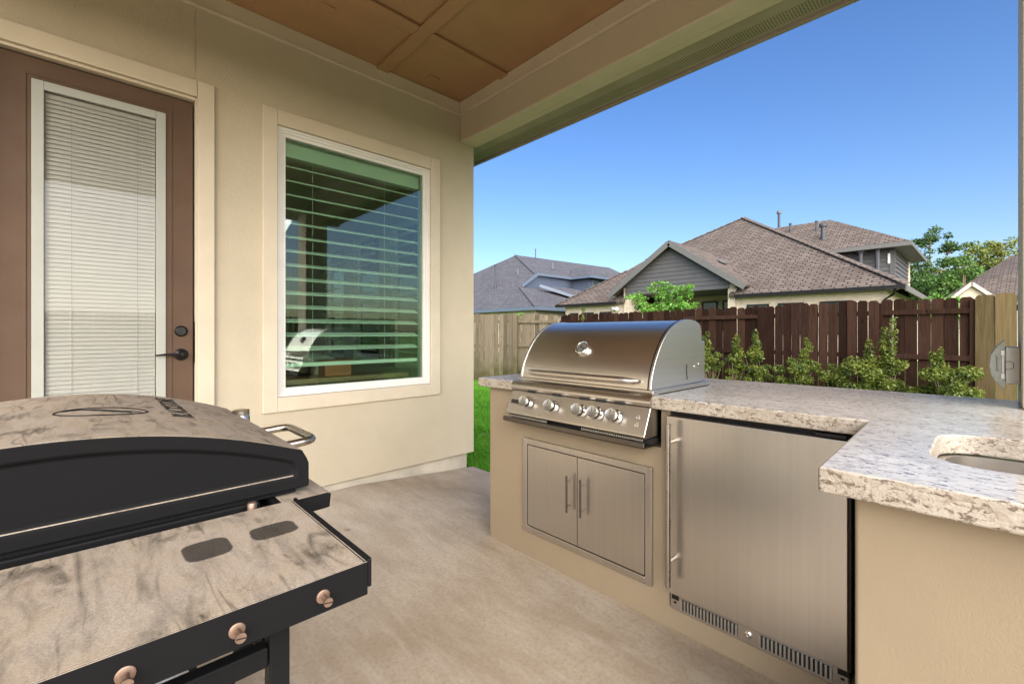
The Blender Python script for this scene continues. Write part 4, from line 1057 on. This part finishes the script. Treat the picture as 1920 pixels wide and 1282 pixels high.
def tree(name, label, x, y, h, crown, n, size, mat, seed, group=None, trunk_r=.2, z0=GZ, nlimb=9):
    r = random.Random(seed); T = thing(name, label, 'tree', (x, y, z0), group)
    top = Vector((x + r.uniform(-.03, .03) * h, y + r.uniform(-.03, .03) * h, z0 + h * .9))
    mid = Vector((x + r.uniform(-.03, .03) * h, y + r.uniform(-.03, .03) * h, z0 + h * .45))
    tr = MB().tube([(x, y, z0 - .1), mid, top], [trunk_r, trunk_r * .65, trunk_r * .12], 9)
    clumps = []
    for (dx, dy, zf, rr, rz) in crown:
        c = Vector((x + dx, y + dy, z0 + zf)); 
        a = Vector((x, y, z0)).lerp(top, max(.2, min(.85, (zf / h) * .75)))
        m_ = a.lerp(c, .5) + Vector((0, 0, -.06 * h * .5)); tr.tube([a, m_, c], [trunk_r * .38, trunk_r * .24, trunk_r * .08], 6)
        for k in range(16):
            q = Vector((r.gauss(0, 1), r.gauss(0, 1), r.gauss(0, .9))).normalized() * r.uniform(.35, 1.15)
            s = r.uniform(.22, .42)
            clumps.append((c.x + q.x * rr, c.y + q.y * rr, c.z + q.z * rz, rr * s, rr * s, rr * s * r.uniform(.5, .85)))
            if k % 2 == 0: tr.tube([c.lerp(a, .25), Vector(clumps[-1][:3])], [trunk_r * .10, trunk_r * .04], 5)
    obj('trunk', tr, 'bark', T)
    link_mesh('crown', leaf_mesh('crown', clumps, n, size, mat, seed), T); return T
# row of trees behind the brick house and the tan house (u,depth) -> place
def at(u, d):
    a = (u - 960) / 840; f_ = (math.cos(TH), math.sin(TH)); r_ = (math.sin(TH), -math.cos(TH)); return ((f_[0] + a * r_[0]) * d, (f_[1] + a * r_[1]) * d)
tg = 'trees beyond the neighbouring houses'
x, y = 61.5, 3.9
tree('tree', 'tall thin-crowned tree rising behind the grey upper storey', x, y, 11.7, [(0, 0, 10.6, 1.5, .9), (-.6, 1.4, 9.2, 1.4, .8), (.5, -1.6, 9.9, 1.2, .6), (0, .8, 7.6, 1.7, .9), (.2, -1.0, 6.4, 1.6, 1.0), (0, 1.2, 5.2, 2.0, 1.2), (0, -.6, 3.8, 2.2, 1.4)], 9000, .14, 'leaf_dark', 11, tg, .22)
tree('tree', 'broad yellow-green tree standing behind the tan house', 63, -1.0, 11.0, [(0, .4, 9.7, 1.9, .8), (-.4, 1.8, 8.6, 1.7, .8), (.3, -1.6, 8.6, 2.0, .8), (0, 3.0, 6.9, 1.7, 1.0), (0, .6, 7.1, 2.6, 1.2), (0, -2.2, 6.9, 2.2, 1.1), (0, 1.2, 5.0, 2.8, 1.4), (0, -1.4, 4.4, 2.8, 1.5)], 15000, .14, 'leaf_tree2', 12, tg, .26)
tree('tree', 'full bright green tree below the yellow-green crown', 52, 1.2, 8.0, [(0, 0, 6.6, 1.6, 1.0), (-.5, 1.4, 5.2, 1.8, 1.1), (.3, -1.2, 5.0, 1.8, 1.1), (0, 2.2, 3.6, 1.6, 1.2), (0, -2.0, 3.4, 1.8, 1.2), (0, 0, 3.4, 2.2, 1.4)], 14000, .12, 'leaf_tree', 13, tg, .2)
tree('tree', 'dark green tree reaching behind the roof of the tan house', 60, -6.0, 9.2, [(0, 0, 8.0, 1.8, .8), (0, 2.0, 7.5, 1.8, .8), (0, -2.2, 7.7, 2.0, .9), (0, 1.0, 5.8, 2.4, 1.2), (0, -1.6, 5.6, 2.4, 1.2), (0, -4.4, 7.6, 2.2, 1.0)], 11000, .14, 'leaf_dark', 14, tg, .22)
tree('tree', 'tree tops peeking over the upper roof ridge', 66, 12.0, 14.2, [(0, 0, 13.1, 1.5, .8), (0, -2.0, 12.5, 1.2, .6), (0, 1.8, 12.0, 1.6, .9), (0, -4.5, 10.6, 1.2, .6), (0, 0, 10.0, 2.6, 1.4)], 6000, .16, 'leaf_dark', 15, tg, .25)
tree('tree', 'dense green tree filling the gap left of the tan house', 56, 4.2, 7.4, [(0, 0, 6.0, 1.8, 1.0), (0, 1.5, 4.6, 2.0, 1.2), (0, -1.5, 4.4, 2.0, 1.2), (0, 0, 3.0, 2.4, 1.4)], 9000, .13, 'leaf_dark', 16, tg, .2)
# young tree in the neighbour's yard
tree('young_tree', 'young bright green tree in front of the grey porch gable', 12.6, 6.75, 3.1, [(0, 0, 2.55, .42, .3), (-.15, .75, 2.42, .34, .18), (0, .45, 2.15, .42, .25), (.1, -.45, 2.45, .36, .3), (0, -.65, 2.1, .45, .25), (0, 0, 2.0, .6, .35), (-.1, -.85, 2.62, .22, .12), (0, .2, 2.85, .15, .2)], 2600, .055, 'leaf_bright', 21, None, .045)
tree('young_tree', 'bright vine-like young tree topping the dark fence by the tan house', 15.5, .75, 2.35, [(0, 0, 1.95, .45, .22), (0, .5, 1.9, .35, .2), (0, -.6, 1.85, .5, .18), (0, .2, 2.2, .2, .2)], 1400, .055, 'leaf_bright', 22, None, .04)
tree('young_tree', 'leafy green sapling showing over the grey fence', 12.6, 12.9, 2.25, [(0, 0, 1.85, .35, .2), (.4, -.5, 1.8, .3, .12), (-.9, .9, 1.72, .2, .1)], 700, .07, 'leaf_bright', 23, None, .03)

def shrub(label, x, y, w, h, spike, seed, n=2300, mat='leaf_shrub'):
    r = random.Random(seed); T = thing('shrub', label, 'shrub', (x, y, GZ), 'shrubs along the dark fence')
    st = MB(); cl = []
    k = 0
    while k < 18:
        a = r.uniform(0, 6.28); q = r.uniform(.05, 1) ** .7
        dx, dy = math.cos(a) * q * w * .42, math.sin(a) * q * w * .58
        zz = h * (.40 + .55 * r.random() * (1 - .30 * q)); rr = w * r.uniform(.15, .27)
        cl.append((x + dx, y + dy, GZ + zz, rr, rr, rr * r.uniform(.6, .95))); k += 1
        st.tube([(x + dx * .08, y + dy * .08, GZ - .02), (x + dx * .5, y + dy * .45, GZ + zz * .5), (x + dx, y + dy, GZ + zz)], [.012, .009, .004], 6)
    for (dy, hh) in spike:
        st.tube([(x, y + dy * .3, GZ + h * .3), (x, y + dy * .8, GZ + h * .8), (x, y + dy, GZ + hh)], [.010, .008, .003], 6)
        for q in range(6):
            f_ = q / 5; cl.append((x + r.uniform(-.03, .03), y + dy * (.75 + .25 * f_) + r.uniform(-.04, .04), GZ + h * .75 + (hh - h * .75) * f_, .085 - .04 * f_, .10 - .05 * f_, .10))
    obj('stem', st, 'bark', T)
    link_mesh('foliage', leaf_mesh('foliage', cl, int(n * 1.35), .025, mat, seed, .6, .5), T)
sx = 8.65
shrub('loose shrub with yellow tips right behind the grill hood', sx, 3.62, .40, 1.16, [(.10, 1.30)], 31, 2600)
shrub('open shrub between the grill and the fence seam', sx, 3.20, .36, 1.14, [(-.06, 1.24)], 32, 2300)
shrub('upright shrub beside the seam where the fence boards start', sx, 2.80, .38, 1.18, [(.02, 1.30)], 33, 2500)
shrub('squat shrub with one pointed tip on its right side', sx, 2.18, .50, 1.0, [(-.14, 1.18)], 34, 3000)
shrub('small thin shrub with a reddish patch low down', sx, 1.66, .42, .92, [], 35, 1600)
shrub('largest shrub with a tall pointed leader', sx, 1.06, .66, 1.08, [(-.10, 1.50), (-.02, 1.36), (.16, 1.16)], 36, 5200)
shrub('low wide shrub next to the pine fence panel', sx, .38, .64, 1.0, [(.1, 1.06)], 37, 4600)
shrub('thin yellow-green shoot against the fence behind the grill hood', 9.4, 7.25, .22, 1.2, [(0, 1.95)], 38, 700)

# lawn: real blades near the patio
def lawn():
    r = np.random.default_rng(9); n = 110000
    d = r.random(n) ** .6
    X = 2.76 + r.random(n) ** 1.5 * 6.1; Y = -2.0 + r.random(n) * 13.0
    k2 = r.random(n) < .45     # denser strip seen between wall and island
    t = r.random(n); X = np.where(k2, 2.74 + t * 5.2 + r.normal(size=n) * .18, X); Y = np.where(k2, 3.3 + t * 6.2 + r.normal(size=n) * .35, Y)
    bare = (((X - 3.75) / .35) ** 2 + ((Y - 4.55) / .28) ** 2) < r.random(n) * 1.1
    fl = (12.2 - (10 - X) * -.4837 * -1)
    keep = (X > 2.735) & ~bare & (X < 9.0) & (Y < 8.62 + (10 - X) * .4838 - .15)
    X, Y = X[keep], Y[keep]; n = len(X)
    hgt = r.uniform(.045, .095, n); a = r.random(n) * 6.283; lean = r.uniform(.01, .06, n); la = r.random(n) * 6.283; w = r.uniform(.0025, .0045, n) * (1 + (X - 2.7) * .25)
    B = np.stack([X, Y, np.full(n, GZ - .01)], 1); s = np.stack([np.cos(a), np.sin(a), np.zeros(n)], 1) * w[:, None]
    l = np.stack([np.cos(la) * lean, np.sin(la) * lean, hgt], 1)
    V = np.empty((n, 5, 3)); V[:, 0] = B - s; V[:, 1] = B + s; V[:, 2] = B + l * [.4, .4, .6] + s * .8; V[:, 3] = B + l * [.4, .4, .6] - s * .8; V[:, 4] = B + l
    b = np.arange(n)[:, None] * 5
    tri = np.concatenate([b + [0, 1, 2], b + [0, 2, 3], b + [3, 2, 4]], 1).reshape(-1)
    me = bpy.data.meshes.new('grass'); me.vertices.add(n * 5); me.vertices.foreach_set('co', V.astype(np.float32).ravel())
    me.loops.add(n * 9); me.loops.foreach_set('vertex_index', tri.astype(np.int32)); me.polygons.add(n * 3); me.polygons.foreach_set('loop_start', (np.arange(n * 3) * 3).astype(np.int32)); me.update(calc_edges=True)
    me.materials.append(M['grass']); o = bpy.data.objects.new('grass', me); COL.objects.link(o)
    tag(o, 'bright green lawn grass beside the patio slab', 'grass', None, 'stuff')
lawn()
